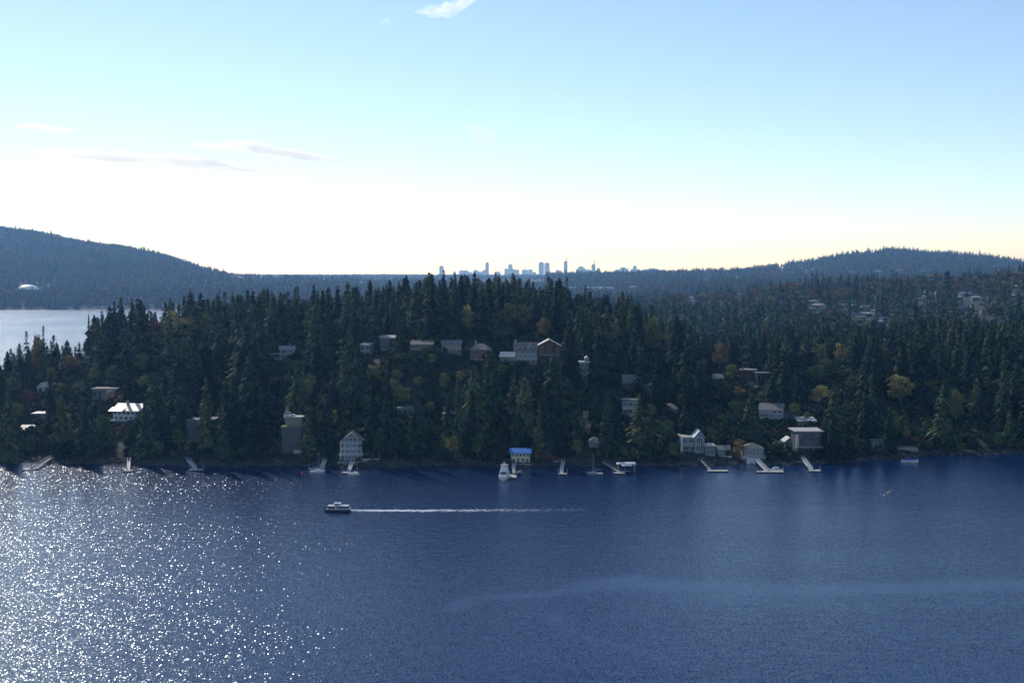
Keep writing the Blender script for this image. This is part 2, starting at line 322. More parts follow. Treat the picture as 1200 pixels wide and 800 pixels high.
# ------------------------------------------------------------------ tree meshes
def conifer_arrays(seed, H=28, Rm=4.2, levels=46, per=8, sprays=6, base=.10, power=.92, ragged=.35, size=1.25, droop=.35, gaps=.1):
    r = np.random.default_rng(seed); vs = []; lf = []
    for L in range(levels):
        t = (L + r.uniform(0, .9)) / levels; z = H * (base + (1 - base) * t)
        rad = Rm * (1 - t) ** power * (1 - .35 * math.exp(-((t) / .08) ** 2)) + .25
        rad *= 1 + ragged * r.normal() * .5
        k = max(3, int(per * (1 - t * .5)))
        if r.random() < gaps: k = 2
        a0 = r.uniform(0, 6.28)
        for j in range(k):
            a = a0 + 6.283 * j / k + r.normal() * .3; ln = rad * r.uniform(.6, 1.15); shade = r.uniform(0, 1)
            dr = droop * r.uniform(.5, 1.4); n = max(2, int(sprays * ln / Rm + 1))
            for q in range(n):
                f0 = (q + r.uniform(.2, 1.)) / n; rr = ln * f0
                cx, cy, cz = rr * math.cos(a), rr * math.sin(a), z - dr * rr * f0 + .12 * rr * (1 - f0)
                sz = size * r.uniform(.5, 1.15) * (.6 + .55 * (1 - t)); aa = a + r.normal() * .7
                d = np.array([math.cos(aa), math.sin(aa), -dr - r.uniform(0, .8)]) * sz
                w = np.array([-math.sin(aa), math.cos(aa), r.normal() * .35]) * sz * .62
                c0 = np.array([cx, cy, cz]); vs += [c0 - d * .6 - w * .35, c0 + w * .9 - d * .1, c0 + d, c0 - w - d * .1]
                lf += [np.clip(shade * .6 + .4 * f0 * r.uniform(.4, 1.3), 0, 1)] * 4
    top = np.array([0, 0, H]); vs += [top + (0, 0, .8), top + (.25, 0, -.8), top + (0, .2, -1.0), top + (-.25, 0, -.8)]; lf += [.5] * 4
    return np.array(vs), np.array(lf)
def round_arrays(seed, H=16, Rm=5, clumps=26, leaves=60, size=.75, zc=.62, sq=.42):
    r = np.random.default_rng(seed); vs = []; lf = []; cs = []
    for k in range(clumps):
        d = r.normal(size=3); d /= np.linalg.norm(d); q = r.uniform(.35, 1) ** .6
        c0 = np.array([d[0] * Rm * .75 * q, d[1] * Rm * .75 * q, H * zc + d[2] * H * sq * .78 * q]); cr_ = Rm * r.uniform(.22, .42); cs.append(c0)
        sh = r.uniform(0, 1)
        for i in range(leaves):
            e = r.normal(size=3); e /= np.linalg.norm(e); pnt = c0 + e * cr_ * r.uniform(.6, 1.1) * (1, 1, .8)
            a = r.normal(size=3); a /= np.linalg.norm(a); b = np.cross(a, e + .01); b /= np.linalg.norm(b) + 1e-6; s = size * r.uniform(.5, 1.1)
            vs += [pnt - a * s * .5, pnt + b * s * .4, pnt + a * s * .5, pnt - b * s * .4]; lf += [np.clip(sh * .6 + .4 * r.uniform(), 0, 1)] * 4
    return np.array(vs), np.array(lf), cs
def trunk_mb(H, r0, limbs=(), bend=.3, seed=0):
    r = random.Random(seed); m = MB(); pts = [(0, 0, -2.5)]; n = 5
    for i in range(1, n + 1): pts.append((r.uniform(-bend, bend) * i / n, r.uniform(-bend, bend) * i / n, H * i / n))
    for i in range(n): m.tube(pts[i], pts[i+1], r0 * (1 - i / n * .85), r0 * (1 - (i+1) / n * .85), 7)
    for c0 in limbs:
        z0 = min(H * .85, max(H * .25, c0[2] * .6)); m.tube((0, 0, z0), c0, r0 * .35, r0 * .08, 4)
    return m
def crown_mesh(name, v, lf, m): return npmesh(name, v, np.arange(len(v)), [m], 4, None, lf)
def merged(name, v, lf, m, tm, bark):
    tv = np.array(tm.v); me = bpy.data.meshes.new(name)
    vs = [tuple(p) for p in v] + tm.v; n = len(v); fs = [tuple(range(i, i + 4)) for i in range(0, n, 4)] + [tuple(n + i for i in f) for f in tm.f]
    me.from_pydata(vs, [], fs); me.materials.append(m); me.materials.append(bark)
    me.polygons.foreach_set('material_index', np.array([0] * (n // 4) + [1] * len(tm.f), np.int32))
    a = me.attributes.new('leaf', 'FLOAT', 'POINT'); a.data.foreach_set('value', np.concatenate([lf, np.full(len(tm.v), .5)]).astype(np.float32)); me.update()
    return me
CONS = [dict(Rm=4.8, ragged=.2), dict(Rm=4.3, ragged=.35, levels=34, gaps=.15, per=6), dict(Rm=5.4, power=.8, ragged=.2, droop=.5, per=9), dict(Rm=3.7, power=.95, per=8, ragged=.15),
        dict(Rm=4.7, base=.18, ragged=.45, gaps=.2, levels=36), dict(Rm=5.0, power=.68, droop=.6, per=10, ragged=.2, levels=50), dict(Rm=3.8, base=.35, ragged=.8, gaps=.35, levels=32)]
CON = [conifer_arrays(100 + i, **k) for i, k in enumerate(CONS)]
CON_RW = [k['Rm'] for k in CONS]
CONTR = [trunk_mb(26.5, .42, bend=.25, seed=i) for i in range(len(CONS))]
DEC = [round_arrays(200, 15, 5, 30, 60), round_arrays(201, 17, 4.4, 30, 60, zc=.6, sq=.46), round_arrays(202, 12, 5, 24, 60), round_arrays(203, 14, 6, 34, 60)]
DEC_H = [15, 17, 12, 14]; DEC_R = [5, 4.4, 5, 6]
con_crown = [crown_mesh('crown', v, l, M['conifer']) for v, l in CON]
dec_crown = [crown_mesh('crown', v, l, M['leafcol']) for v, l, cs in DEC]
def lib(name, meshes):
    c_ = bpy.data.collections.new(name)
    for i, m in enumerate(meshes): o = bpy.data.objects.new('%s_%02d' % (name, i), m); c_.objects.link(o)
    return c_
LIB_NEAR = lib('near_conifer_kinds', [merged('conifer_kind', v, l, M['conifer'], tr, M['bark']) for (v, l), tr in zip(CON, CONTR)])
far_meshes = []
for i in range(4):
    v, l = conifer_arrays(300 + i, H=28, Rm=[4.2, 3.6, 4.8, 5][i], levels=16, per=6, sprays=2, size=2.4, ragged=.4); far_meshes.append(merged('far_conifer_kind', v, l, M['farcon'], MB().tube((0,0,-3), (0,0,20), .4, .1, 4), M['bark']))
for i in range(3):
    v, l, cs = round_arrays(320 + i, 15, 6, 14, 12, size=2.6); far_meshes.append(merged('far_broadleaf_kind', v, l, M['autumn'], MB().tube((0,0,-3), (0,0,9), .4, .2, 4), M['bark']))
LIB_FAR = lib('far_tree_kinds', far_meshes)

gn = bpy.data.node_groups.new('scatter', 'GeometryNodeTree')
gn.interface.new_socket('Geometry', in_out='INPUT', socket_type='NodeSocketGeometry'); gn.interface.new_socket('Geometry', in_out='OUTPUT', socket_type='NodeSocketGeometry')
def scatter(name, P, rot, scl, idx, coll, label, cat, zs=None):
    me = bpy.data.meshes.new(name); me.vertices.add(len(P)); me.vertices.foreach_set('co', np.asarray(P, np.float32).ravel())
    a = me.attributes.new('rot', 'FLOAT_VECTOR', 'POINT'); q = np.zeros((len(P), 3), np.float32); q[:, 2] = rot
    q[:, 0] = rng.normal(0, .025, len(P)); q[:, 1] = rng.normal(0, .025, len(P)); a.data.foreach_set('vector', q.ravel())
    a = me.attributes.new('scl', 'FLOAT_VECTOR', 'POINT'); s3 = np.repeat(np.asarray(scl)[:, None], 3, 1).astype(np.float32)
    if zs is not None: s3[:, 2] *= zs
    a.data.foreach_set('vector', s3.ravel())
    a = me.attributes.new('kind_index', 'INT', 'POINT'); a.data.foreach_set('value', np.asarray(idx, np.int32))
    o = bpy.data.objects.new(name, me); COL.objects.link(o)
    g = bpy.data.node_groups.new(name, 'GeometryNodeTree')
    g.interface.new_socket('Geometry', in_out='INPUT', socket_type='NodeSocketGeometry'); g.interface.new_socket('Geometry', in_out='OUTPUT', socket_type='NodeSocketGeometry')
    N = g.nodes.new; gi = N('NodeGroupInput'); go = N('NodeGroupOutput'); ip = N('GeometryNodeInstanceOnPoints'); ci = N('GeometryNodeCollectionInfo')
    ci.inputs['Collection'].default_value = coll; ci.inputs['Separate Children'].default_value = True; ci.inputs['Reset Children'].default_value = True
    ip.inputs['Pick Instance'].default_value = True
    def na(n, tp): x = N('GeometryNodeInputNamedAttribute'); x.data_type = tp; x.inputs['Name'].default_value = n; return x.outputs['Attribute']
    Lk = g.links.new; Lk(gi.outputs[0], ip.inputs['Points']); Lk(ci.outputs[0], ip.inputs['Instance']); Lk(na('kind_index', 'INT'), ip.inputs['Instance Index'])
    Lk(na('rot', 'FLOAT_VECTOR'), ip.inputs['Rotation']); Lk(na('scl', 'FLOAT_VECTOR'), ip.inputs['Scale']); Lk(ip.outputs[0], go.inputs[0])
    md = o.modifiers.new('scatter', 'NODES'); md.node_group = g
    o['kind'] = 'stuff'; o['label'] = label; o['category'] = cat
    return o

# ------------------------------------------------------------------ houses
RECTS = []      # (x0, x1, y0, y1, Y, keep fraction) : what must stay in sight
LAND = []       # (name, px, py) landmarks for the tree labels
FOOT = []       # (X, Y, radius) footprints without trees
def window(parent, x, z, w, h, yf=-.0, frame='white', vert=1, side=None):
    f = MB(); d = .09
    if side is None:
        f.box(x - w/2 - d, x + w/2 + d, yf - .10, yf + .02, z - d, z); f.box(x - w/2 - d, x + w/2 + d, yf - .10, yf + .02, z + h, z + h + d)
        f.box(x - w/2 - d, x - w/2, yf - .10, yf + .02, z, z + h); f.box(x + w/2, x + w/2 + d, yf - .10, yf + .02, z, z + h)
        for i in range(1, vert + 1):
            xm = x - w/2 + w * i / (vert + 1); f.box(xm - .04, xm + .04, yf - .08, yf + .02, z, z + h)
        o = f.build('window', frame, parent); MB().box(x - w/2, x + w/2, yf - .05, yf + .015, z, z + h).build('pane', 'glass', o)
    return o
def house(label, box, floors=2, roof='gable_side', wall='white', rm='shingle', roofh=2.0, depth=8, wins=(3, 3), frame='white', name='house',
          deck=None, chimney=False, rot=0, over=.5, landmark=None, keep=.9, dormers=0, base='concrete', y=None, skirt=4, roofcat='house', brickch=False, winw=1.3, tower=None, winh=None):
    x0, x1, yt, yb = box
    if y is None: P = hit((x0 + x1) / 2, yb)
    else: P = at((x0 + x1) / 2, yb, y)
    sc = P.y / F; w = (x1 - x0) * sc; Ht = (yb - yt) * sc; hw = max(2.0, Ht - roofh); fh = hw / floors
    root = thing(name, P, R(rot), label, roofcat)
    m = MB(); m.box(-w/2, w/2, 0, depth, 0, hw)
    if roof == 'gable_front': m.prism([(-w/2, hw), (w/2, hw), (0, hw + roofh - .12)], 0.0, depth)
    if roof == 'gable_side': m.prism([(0, hw), (depth, hw), (depth/2, hw + roofh - .12)], -w/2, w/2, 'x')
    if roof == 'shed': m.prism([(0, hw), (depth, hw), (depth, hw + roofh - .2)], -w/2, w/2, 'x')
    m.build('wall', wall, root)
    MB().box(-w/2 + .15, w/2 - .15, .15, depth - .15, -skirt, -.003).build('foundation', base, root)
    r = MB(); e = over; th = .22
    if roof == 'gable_front':
        s = roofh / (w/2)
        for sg in (-1, 1): r.prism([(0, hw + roofh), (sg*(w/2 + e), hw - e*s), (sg*(w/2 + e), hw - e*s + th), (0, hw + roofh + th)][::sg], -e, depth + e)
    elif roof == 'gable_side':
        s = roofh / (depth/2)
        r.prism([(-e, hw - e*s), (-e, hw - e*s + th), (depth/2, hw + roofh + th), (depth/2, hw + roofh)], -w/2 - e, w/2 + e, 'x')
        r.prism([(depth + e, hw - e*s), (depth/2, hw + roofh), (depth/2, hw + roofh + th), (depth + e, hw - e*s + th)], -w/2 - e, w/2 + e, 'x')
    elif roof == 'flat':
        r.box(-w/2 - e, w/2 + e, -e, depth + e, hw + .003, hw + .35)
    elif roof == 'shed':
        r.prism([(-e, hw + .01), (-e, hw + .3), (depth + e, hw + roofh + .25), (depth + e, hw + roofh)], -w/2 - e, w/2 + e, 'x')
    elif roof == 'hip':
        q = min(w, depth) / 2.2; X = w/2 + e
        r.quadmesh([(-X, -e, hw), (X, -e, hw), (X, depth + e, hw), (-X, depth + e, hw), (-w/2 + q, depth/2, hw + roofh), (w/2 - q, depth/2, hw + roofh),
                    (-X, -e, hw + .003), (X, -e, hw + .003)], [(0, 1, 5, 4), (1, 2, 5), (2, 3, 4, 5), (3, 0, 4), (3, 2, 1, 0)])
    rf = r.build('roof', rm, root)
    if chimney:
        cx = w * (.28 if chimney is True else chimney); zc = hw + roofh * .4
        MB().box(cx - .45, cx + .45, depth*.35, depth*.35 + .8, zc, hw + roofh + 1.1).box(cx - .55, cx + .55, depth*.35 - .1, depth*.35 + .9, hw + roofh + 1.103, hw + roofh + 1.3).build('chimney', 'brick' if brickch else 'concrete', rf)
    for fl in range(floors):
        n = wins[fl % len(wins)]; z = fl * fh
        for i in range(n):
            x = -w/2 + w * (i + .5) / n; ww = min(winw, w / n * .7); hh = winh or fh * .52
            window(root, x, z + fh * .26, ww, min(hh, fh * .66), 0, frame, 1 if ww > .9 else 0)
    MB().box(w*.5 - 1.5, w*.5 - .6, -.06, .02, 0.02, min(2.05, fh*.8)).build('door', 'brown', root) if w > 4 and n else None
    if dormers:
        for k in range(dormers):
            x = -w/2 + w * (k + .5) / dormers; dw = min(1.5, w / dormers * .35)
            d = MB().prism([(x - dw, hw - .1), (x + dw, hw - .1), (x + dw, hw + roofh*.45), (x, hw + roofh * .95), (x - dw, hw + roofh*.45)], .3, depth*.45).build('dormer', wall, rf)
            rr = MB(); rr.prism([(x - dw - .25, hw + roofh*.38), (x, hw + roofh*.97), (x, hw + roofh*.97 + .15), (x - dw - .25, hw + roofh*.38 + .15)], .05, depth*.47)
            rr.prism([(x + dw + .25, hw + roofh*.38), (x + dw + .25, hw + roofh*.38 + .15), (x, hw + roofh*.97 + .15), (x, hw + roofh*.97)], .05, depth*.47)
            rr.build('dormer_roof', rm, rf); window(root, x, hw + .15, dw * .9, roofh * .4, .3, frame, 0)
    if deck:
        zf, ext, dp = deck      # height, extra width, depth
        z = zf * fh if zf < 5 else 0
        dk = MB().box(-w/2 - ext, w/2 + ext, -dp, -.12, z - .2, z).build('deck', 'paledeck', root)
        rl = MB(); X = w/2 + ext; n = max(3, int(2 * X / 1.6))
        for i in range(n + 1): x = -X + .05 + (2 * X - .1) * i / n; rl.box(x - .04, x + .04, -dp + .02, -dp + .1, z + .003, z + 1)
        for zz in (.35, .65, .97): rl.box(-X, X, -dp + .03, -dp + .09, z + zz, z + zz + .05)
        rl.build('railing', 'white' if frame == 'white' else 'wood', dk)
        for i in range(4): x = -X + .3 + (2 * X - .6) * i / 3; MB().box(x - .12, x + .12, -dp + .3, -dp + .54, -skirt - 2, z - .203).build('support_post', 'wood', dk)
    RECTS.append((x0 - 1, x1 + 1, yt - 1, yb, P.y, keep)); FOOT.append((P.x, P.y + depth/2, max(w, depth) / 2 + 1.5))
    if landmark: LAND.append((landmark, (x0 + x1) / 2, (yt + yb) / 2))
    return root, w, hw, fh, P

# 1 cream roofed house over the left shore
r1, w, hw, fh, P = house('white hillside house with bright cream roof and fanned skirt below its deck', (131, 165, 474, 493), 2, 'gable_side', 'white', 'cream', 2.4, 9, (5, 6), rot=-14,
    deck=(.02, 1.2, 1.8), chimney=-.1, landmark='the cream-roofed house', skirt=3)
MB().prism([(-w/2 - .8, -.25), (w/2 + 1.0, -.25), (w*.22, -6.6), (-w*.1, -6.6)], .3, 4).build('skirt_wall', 'offwhite', r1)
MB().prism([(-2.0, hw - .4), (-2.0, hw - .1), (1.6, hw + 1.2), (1.6, hw + .9)], -w/2 - 1.2, -w*.08, 'x').build('porch_roof', 'cream', r1)
RECTS.append((133, 160, 490, 502, P.y, .9))
# 2
r2, w, hw, fh, P = house('dark unlit four-storey house above the diagonal grey gangway', (219, 250, 491, 524), 4, 'flat', 'darkgrey', 'tarroof', .5, 9, (4, 3, 3, 4), 'grey', landmark='the dark four-storey house', keep=.75, winw=2)
MB().box(-w/2 - 7, w/2 - 3, -2.2, -.1, fh - .2, fh).build('terrace', 'concrete', r2)
# 3
r3, w, hw, fh, P = house('small pale cottage with chimney high on the left slope', (328, 345, 406, 421), 2, 'gable_side', 'offwhite', 'paleroof', 1.4, 7, (3, 2), rot=8, chimney=.2, deck=(.02, 2.6, 3), landmark='the cottage with the chimney', keep=.85)
MB().box(-w/2 - 5.5, -w/2 - .02, .5, 6, 0, 2.4).build('side_wing', 'brown', r3); MB().box(-w/2 - 6.4, -w/2 - .02, .1, 6.4, 2.403, 2.7).build('wing_roof', 'paleroof', r3)
RECTS.append((314, 330, 408, 424, P.y, .9))
# 4
r4, w, hw, fh, P = house('flat-roofed modern house with long glazed floors and a car parked on top', (330, 353, 500, 531), 3, 'flat', 'darkgrey', 'grassm', .4, 9, (3, 3, 4), 'grey', landmark='the flat-roofed glazed house', keep=.85, winw=2.3)
MB().box(-w/2 + .5, w/2 - 1, 5, 9.5, hw + .36, hw + 3.4).build('penthouse', 'wood', r4); MB().box(-w/2, w/2, 4.4, 9.9, hw + 3.403, hw + 3.7).build('parking_deck', 'paleroof', r4)
CARSPOT1 = P + Vector((-1.8, 7, hw + 3.7))
RECTS.append((326, 351, 483, 502, P.y, .9))
# 5 the white gabled house on the water
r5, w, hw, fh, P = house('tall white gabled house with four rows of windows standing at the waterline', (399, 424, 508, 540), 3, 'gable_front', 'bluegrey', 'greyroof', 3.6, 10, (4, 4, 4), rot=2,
    deck=(1, .4, 1.6), landmark='the white gabled waterfront house', keep=1, winw=1.25, over=.6)
for dx in (-1.4, 0, 1.4): window(r5, dx, hw + .6, .9, 1.2, 0, 'white', 0)
for zz in (fh, 2*fh, hw): MB().box(-w/2 - .1, w/2 + .1, -.14, -.02, zz - .12, zz + .08).build('trim_board', 'white', r5)
for i in range(6): xx = -w/2 + w*i/5; MB().box(xx - .1, xx + .1, -.13, -.021, .1, hw - .15).build('pilaster', 'white', r5)
MB().box(-w/2 - 1, w/2 + 7.5, -2.2, 2, -3, -.25).build('sea_wall', 'concrete', r5)
fe = MB(); X0, X1 = w/2 + .6, w/2 + 7.4
for i in range(15): x = X0 + (X1 - X0) * i / 14; fe.box(x - .06, x + .06, -2.1, -2.0, -.247, .95)
fe.box(X0, X1, -2.12, -1.98, .6, .75); fe.box(X0, X1, -2.12, -1.98, .1, .2); fe.build('terrace_fence', 'white', r5)
MB().box(w/2 + .02, w/2 + 3, 1, 6, -.24, 2.6).build('side_wing', 'bluegrey', r5); MB().prism([(.6, 2.61), (6.4, 2.61), (3.5, 3.6)], w/2 + .02, w/2 + 3.3, 'x').build('wing_roof', 'greyroof', r5)
RECTS.append((398, 445, 530, 546, P.y, 1))
# 6, 7
r6, w, hw, fh, P = house('white flat-roofed house with arched side above a lit retaining wall', (422, 434, 402, 418), 2, 'shed', 'offwhite', 'paleroof', .9, 7, (2, 2), landmark='the retaining-wall house', keep=.85, rot=-10)
MB().box(w/2 + .3, w/2 + 9, -3.5, -2.9, -3.4, -1.2).build('retaining_wall', 'paledeck', r6); RECTS.append((434, 452, 416, 424, P.y - 3, .9))
house('grey house with long pale eave line among ridge trees', (447, 466, 394, 409), 2, 'shed', 'grey', 'paleroof', .9, 7, (3, 3), rot=14, landmark='the pale-eaved house', keep=.65)
# 8 ridge row
house('plain dark brown house, leftmost of the ridge row', (482, 507, 400, 414), 2, 'gable_side', 'brown', 'shingle', 1.4, 8, (4, 4), 'wood', landmark='the dark brown ridge house', keep=.45, deck=(1, .3, 1.5))
house('brown ridge house with a bright row of white-framed windows', (518, 540, 400, 415), 2, 'gable_side', 'brown', 'greyroof', 1.2, 8, (5, 5), 'white', landmark='the white-windowed ridge house', keep=.65, deck=(1, .3, 1.5))
house('red-brown ridge house with tall hipped roof left of the pale cabin', (551, 576, 403, 421), 2, 'hip', 'redbrown', 'greyroof', 2.6, 8, (4, 4), 'wood', landmark='the red-brown ridge house', keep=.6, deck=(.02, .3, 2), chimney=-.25)
house('small cabin with pale sloping roof between the red-brown and dormered houses', (586, 602, 413, 427), 2, 'gable_side', 'grey', 'cream', 1.6, 6, (3, 3), landmark='the pale-roofed cabin', keep=.85, rot=-10)
r9, w, hw, fh, P = house('large blue-grey house with two white dormers on the ridge', (603, 629, 402, 426), 3, 'gable_side', 'bluegrey', 'shingle', 3.0, 9, (4, 5, 4), landmark='the dormered blue-grey house', dormers=2, keep=1, deck=(1, .3, 1.4), chimney=-.45)
house('brown timber house with wide pale gable roof on the ridge', (631, 656, 398, 421), 3, 'gable_front', 'brown', 'paleroof', 2.6, 9, (3, 3, 3), 'offwhite', landmark='the wide-gabled house', keep=1, deck=(1, .3, 1.6), over=.9)
# 11
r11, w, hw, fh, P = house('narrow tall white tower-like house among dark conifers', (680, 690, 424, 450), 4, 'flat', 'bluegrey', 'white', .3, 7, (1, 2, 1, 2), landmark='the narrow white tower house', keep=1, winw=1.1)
MB().box(w*.02, w*.5, .4, 4, hw + .36, hw + 1.9).build('stair_turret', 'bluegrey', r11) ; MB().prism([(-.0, hw + 1.903), (w*.55, hw + 1.903), (w*.27, hw + 2.8)], .2, 4.3).build('turret_roof', 'white', r11)
MB().box(-w/2 - 2.6, -w/2 - .02, 1, 7, 0, hw*.75).build('side_wing', 'brown', r11)
RECTS.append((674, 692, 420, 450, P.y, 1))
# 12
house('brown house with broad grey pitched roof directly above the glazed hillside house', (730, 748, 440, 462), 3, 'gable_side', 'brown', 'greyroof', 3.0, 9, (3, 3, 2), 'wood', landmark='the broad grey-roofed house', keep=.9, rot=-6)
r12, w, hw, fh, P = house('boxy white and blue glazed house stepping down the slope below the grey-roofed one', (730, 748, 469, 495), 3, 'flat', 'bluegrey', 'darkgrey', .3, 8, (2, 3, 3), landmark='the boxy glazed hillside house', keep=.9, deck=(2, .2, 2.2), winw=1.7)
house('shadowed house with white deck corner right of the broad grey roof', (755, 772, 450, 466), 2, 'gable_side', 'grey', 'shingle', 1.6, 8, (3, 2), landmark='the house with the white deck', keep=.7, deck=(.02, .5, 2), rot=10)
house('low pale-roofed cottage in the dip right of the glazed hillside house', (780, 794, 473, 485), 1, 'hip', 'offwhite', 'greyroof', 2.0, 7, (3,), landmark='the low pale-roofed cottage', keep=.9)
# 14 modern waterfront
r14, w, hw, fh, P = house('grey-white waterfront house with a glazed gable and stepped wings', (799, 820, 512, 530), 2, 'flat', 'bluegrey', 'paleroof', .3, 9, (2, 3), landmark='the glazed-gable house', keep=1, deck=(1, .2, 1.8), winw=2.4)
gx = w/2
MB().box(gx - 2.2, gx + 1.6, -1.5, 6, -1.5, hw + .2).prism([(gx - 2.2, hw + .2), (gx + 1.6, hw + .2), (gx - .3, hw + 2.8)], -1.5, 6).build('gable_wing', 'bluegrey', r14)
q = MB(); q.prism([(gx - .3, hw + 2.85), (gx - 2.6, hw + .1), (gx - 2.6, hw + .35), (gx - .3, hw + 3.1)], -2, 6.4); q.prism([(gx - .3, hw + 2.85), (gx - .3, hw + 3.1), (gx + 2.0, hw + .35), (gx + 2.0, hw + .1)], -2, 6.4); q.build('gable_roof', 'white', r14)
window(r14, gx - .3, .8, 2.4, hw - .6, -1.5, 'white', 2)
MB().box(gx + 1.62, gx + 5.6, -3, 5, -4, 2.6).build('lower_wing', 'grey', r14); MB().box(gx + 1.3, gx + 6, -3.4, 5.4, 2.603, 2.9).build('wing_roof', 'paleroof', r14)
window(r14, gx + 3.6, -.4, 2.6, 1.9, -3, 'white', 1); window(r14, gx + 3.6, -3.2, 2.2, 1.6, -3, 'white', 1)
MB().box(-w/2 - .5, -w/2 - .03, -1.8, .2, -3, hw + .5).build('fin_wall', 'white', r14)
RECTS.append((797, 835, 506, 540, P.y - 3, 1))
r15 = house('small boathouse with white sea wall right of the glazed gable house', (841, 855, 524, 533), 1, 'gable_side', 'bluegrey', 'greyroof', 1.1, 5, (3,), landmark='the small boathouse', keep=1, name='boathouse', roofcat='boathouse')[0]
MB().box(-2.6, 2.9, -1.4, -.3, -1.9, -.2).build('sea_wall', 'white', r15)
r16, w, hw, fh, P = house('grey hip-roofed house with two balcony floors and white garage base', (872, 895, 520, 541), 3, 'hip', 'grey', 'shingle', 1.9, 8, (3, 5, 5), landmark='the grey house with balconies', keep=1, deck=(1, .5, 1.6))
MB().box(-w/2 + .5, 0, -2.4, -1.6, -1, 1.7).build('garage_front', 'white', r16)
r17, w, hw, fh, P = house('big grey-white house with stepped pale roofs and white railed decks', (890, 917, 474, 495), 3, 'gable_side', 'offwhite', 'greyroof', 2.2, 9, (5, 5, 4), landmark='the stepped-roof house', keep=1, deck=(1, .3, 1.6), rot=-16)
MB().box(-w/2 - .1, w*.1, -1.0, 4, hw*.62, hw*.95).build('bay', 'offwhite', r17)
house('modern brown house with chimney at the top of the right-hand slope', (868, 886, 433, 446), 2, 'flat', 'brown', 'paleroof', .4, 8, (2, 2), 'grey', landmark='the modern brown house', keep=1, chimney=-.35, brickch=True, rot=-8)
house('dark low house behind garden shrubs at the slope top', (887, 902, 437, 450), 1, 'flat', 'darkgrey', 'tarroof', .3, 7, (3,), 'grey', landmark='the dark low house', keep=.8)
house('pale grey cottage half hidden left of the bright green tree', (837, 847, 439, 451), 1, 'gable_side', 'bluegrey', 'greyroof', 1.8, 7, (2,), landmark='the half-hidden cottage', keep=.9)
r19, w, hw, fh, P = house('dark modern waterfront house with a wide pale flat roof', (933, 962, 504, 532), 3, 'flat', 'darkgrey', 'paleroof', .5, 10, (4, 4, 3), 'grey', landmark='the wide flat-roofed house', keep=1, winw=2.2, over=1.0, deck=(1, .4, 1.8))
MB().box(-w/2 - .3, -w/2 + .7, -1.3, -.2, hw*.35, hw*.9).build('pale_fin', 'paledeck', r19)
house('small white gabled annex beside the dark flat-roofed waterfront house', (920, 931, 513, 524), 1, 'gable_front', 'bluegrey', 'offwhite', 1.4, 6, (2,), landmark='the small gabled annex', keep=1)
house('shadowed house above the wide flat roof with a lit eave', (936, 956, 491, 502), 1, 'shed', 'grey', 'paleroof', 1.0, 7, (4,), landmark='the house with the lit eave', keep=.95)
house('low grey house on the slope left of the lit-eave house', (920, 933, 484, 493), 1, 'gable_side', 'grey', 'shingle', 1.5, 7, (2,), landmark='the low grey slope house', keep=.7)
# 21 boathouse
r21, w, hw, fh, P = house('pale yellow boathouse under a bright blue roof at the waterline', (599, 621, 527, 542), 2, 'gable_side', 'yellow', 'blue', 1.1, 7, (4, 5), 'white', landmark='the blue-roofed boathouse', keep=1, name='boathouse', roofcat='boathouse', winw=.8, over=.7)
MB().box(-w/2 - .4, w/2 + .5, -1.2, 2, -3, -.25).build('sea_wall', 'concrete', r21); RECTS.append((597, 624, 525, 545, P.y - 2, 1))
r22 = house('small grey hip-roofed cottage in shade right of the pale leafy tree', (690, 705, 513, 525), 1, 'hip', 'grey', 'greyroof', 2.0, 6, (2,), landmark='the shaded hip-roofed cottage', keep=1)[0]
# 23 left cluster
house('narrow white house catching the sun among left-hand trees', (44, 52, 449, 465), 2, 'gable_front', 'white', 'cream', 1.6, 8, (1, 1), landmark='the narrow white house', keep=.8)
house('long low grey house above the cream-roofed house', (108, 137, 455, 467), 1, 'flat', 'grey', 'tarroof', .4, 8, (5,), 'grey', landmark='the long low grey house', keep=.85)
house('cottage with sunlit cream roof low on the left shore', (24, 37, 500, 509), 1, 'gable_side', 'white', 'cream', 1.5, 6, (2,), landmark='the left-shore cottage', keep=.9)
house('little white house between trees right of the cream cottage', (50, 58, 495, 506), 2, 'gable_front', 'white', 'paleroof', 1.2, 6, (1, 1), landmark='the little white house', keep=.8)
house('pale flat-roofed house glimpsed through the far left trees', (38, 56, 484, 492), 1, 'flat', 'grey', 'cream', .3, 7, (3,), landmark='the glimpsed flat roof', keep=.6)
house('tiny sunlit house above the far left treetops', (2, 12, 428, 436), 1, 'gable_side', 'white', 'cream', 1.4, 7, (2,), landmark='the tiny sunlit house', keep=.7)
house('house with sunlit terrace beneath the orange garden tree', (76, 92, 424, 433), 1, 'gable_side', 'offwhite', 'paleroof', 1.5, 7, (2,), landmark='the house under the orange tree', keep=.6)
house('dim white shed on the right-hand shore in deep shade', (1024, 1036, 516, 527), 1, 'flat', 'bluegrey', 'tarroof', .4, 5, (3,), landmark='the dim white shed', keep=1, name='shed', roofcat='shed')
house('grey cliff house at the foot of the rock face', (466, 484, 478, 490), 1, 'flat', 'grey', 'tarroof', .3, 7, (3,), 'grey', landmark='the house under the cliff', keep=.7)
house('half-hidden brown house low behind the waterfront cedars', (520, 534, 484, 495), 1, 'flat', 'brown', 'paleroof', .3, 7, (3,), 'grey', landmark='the house behind the cedars', keep=.6)

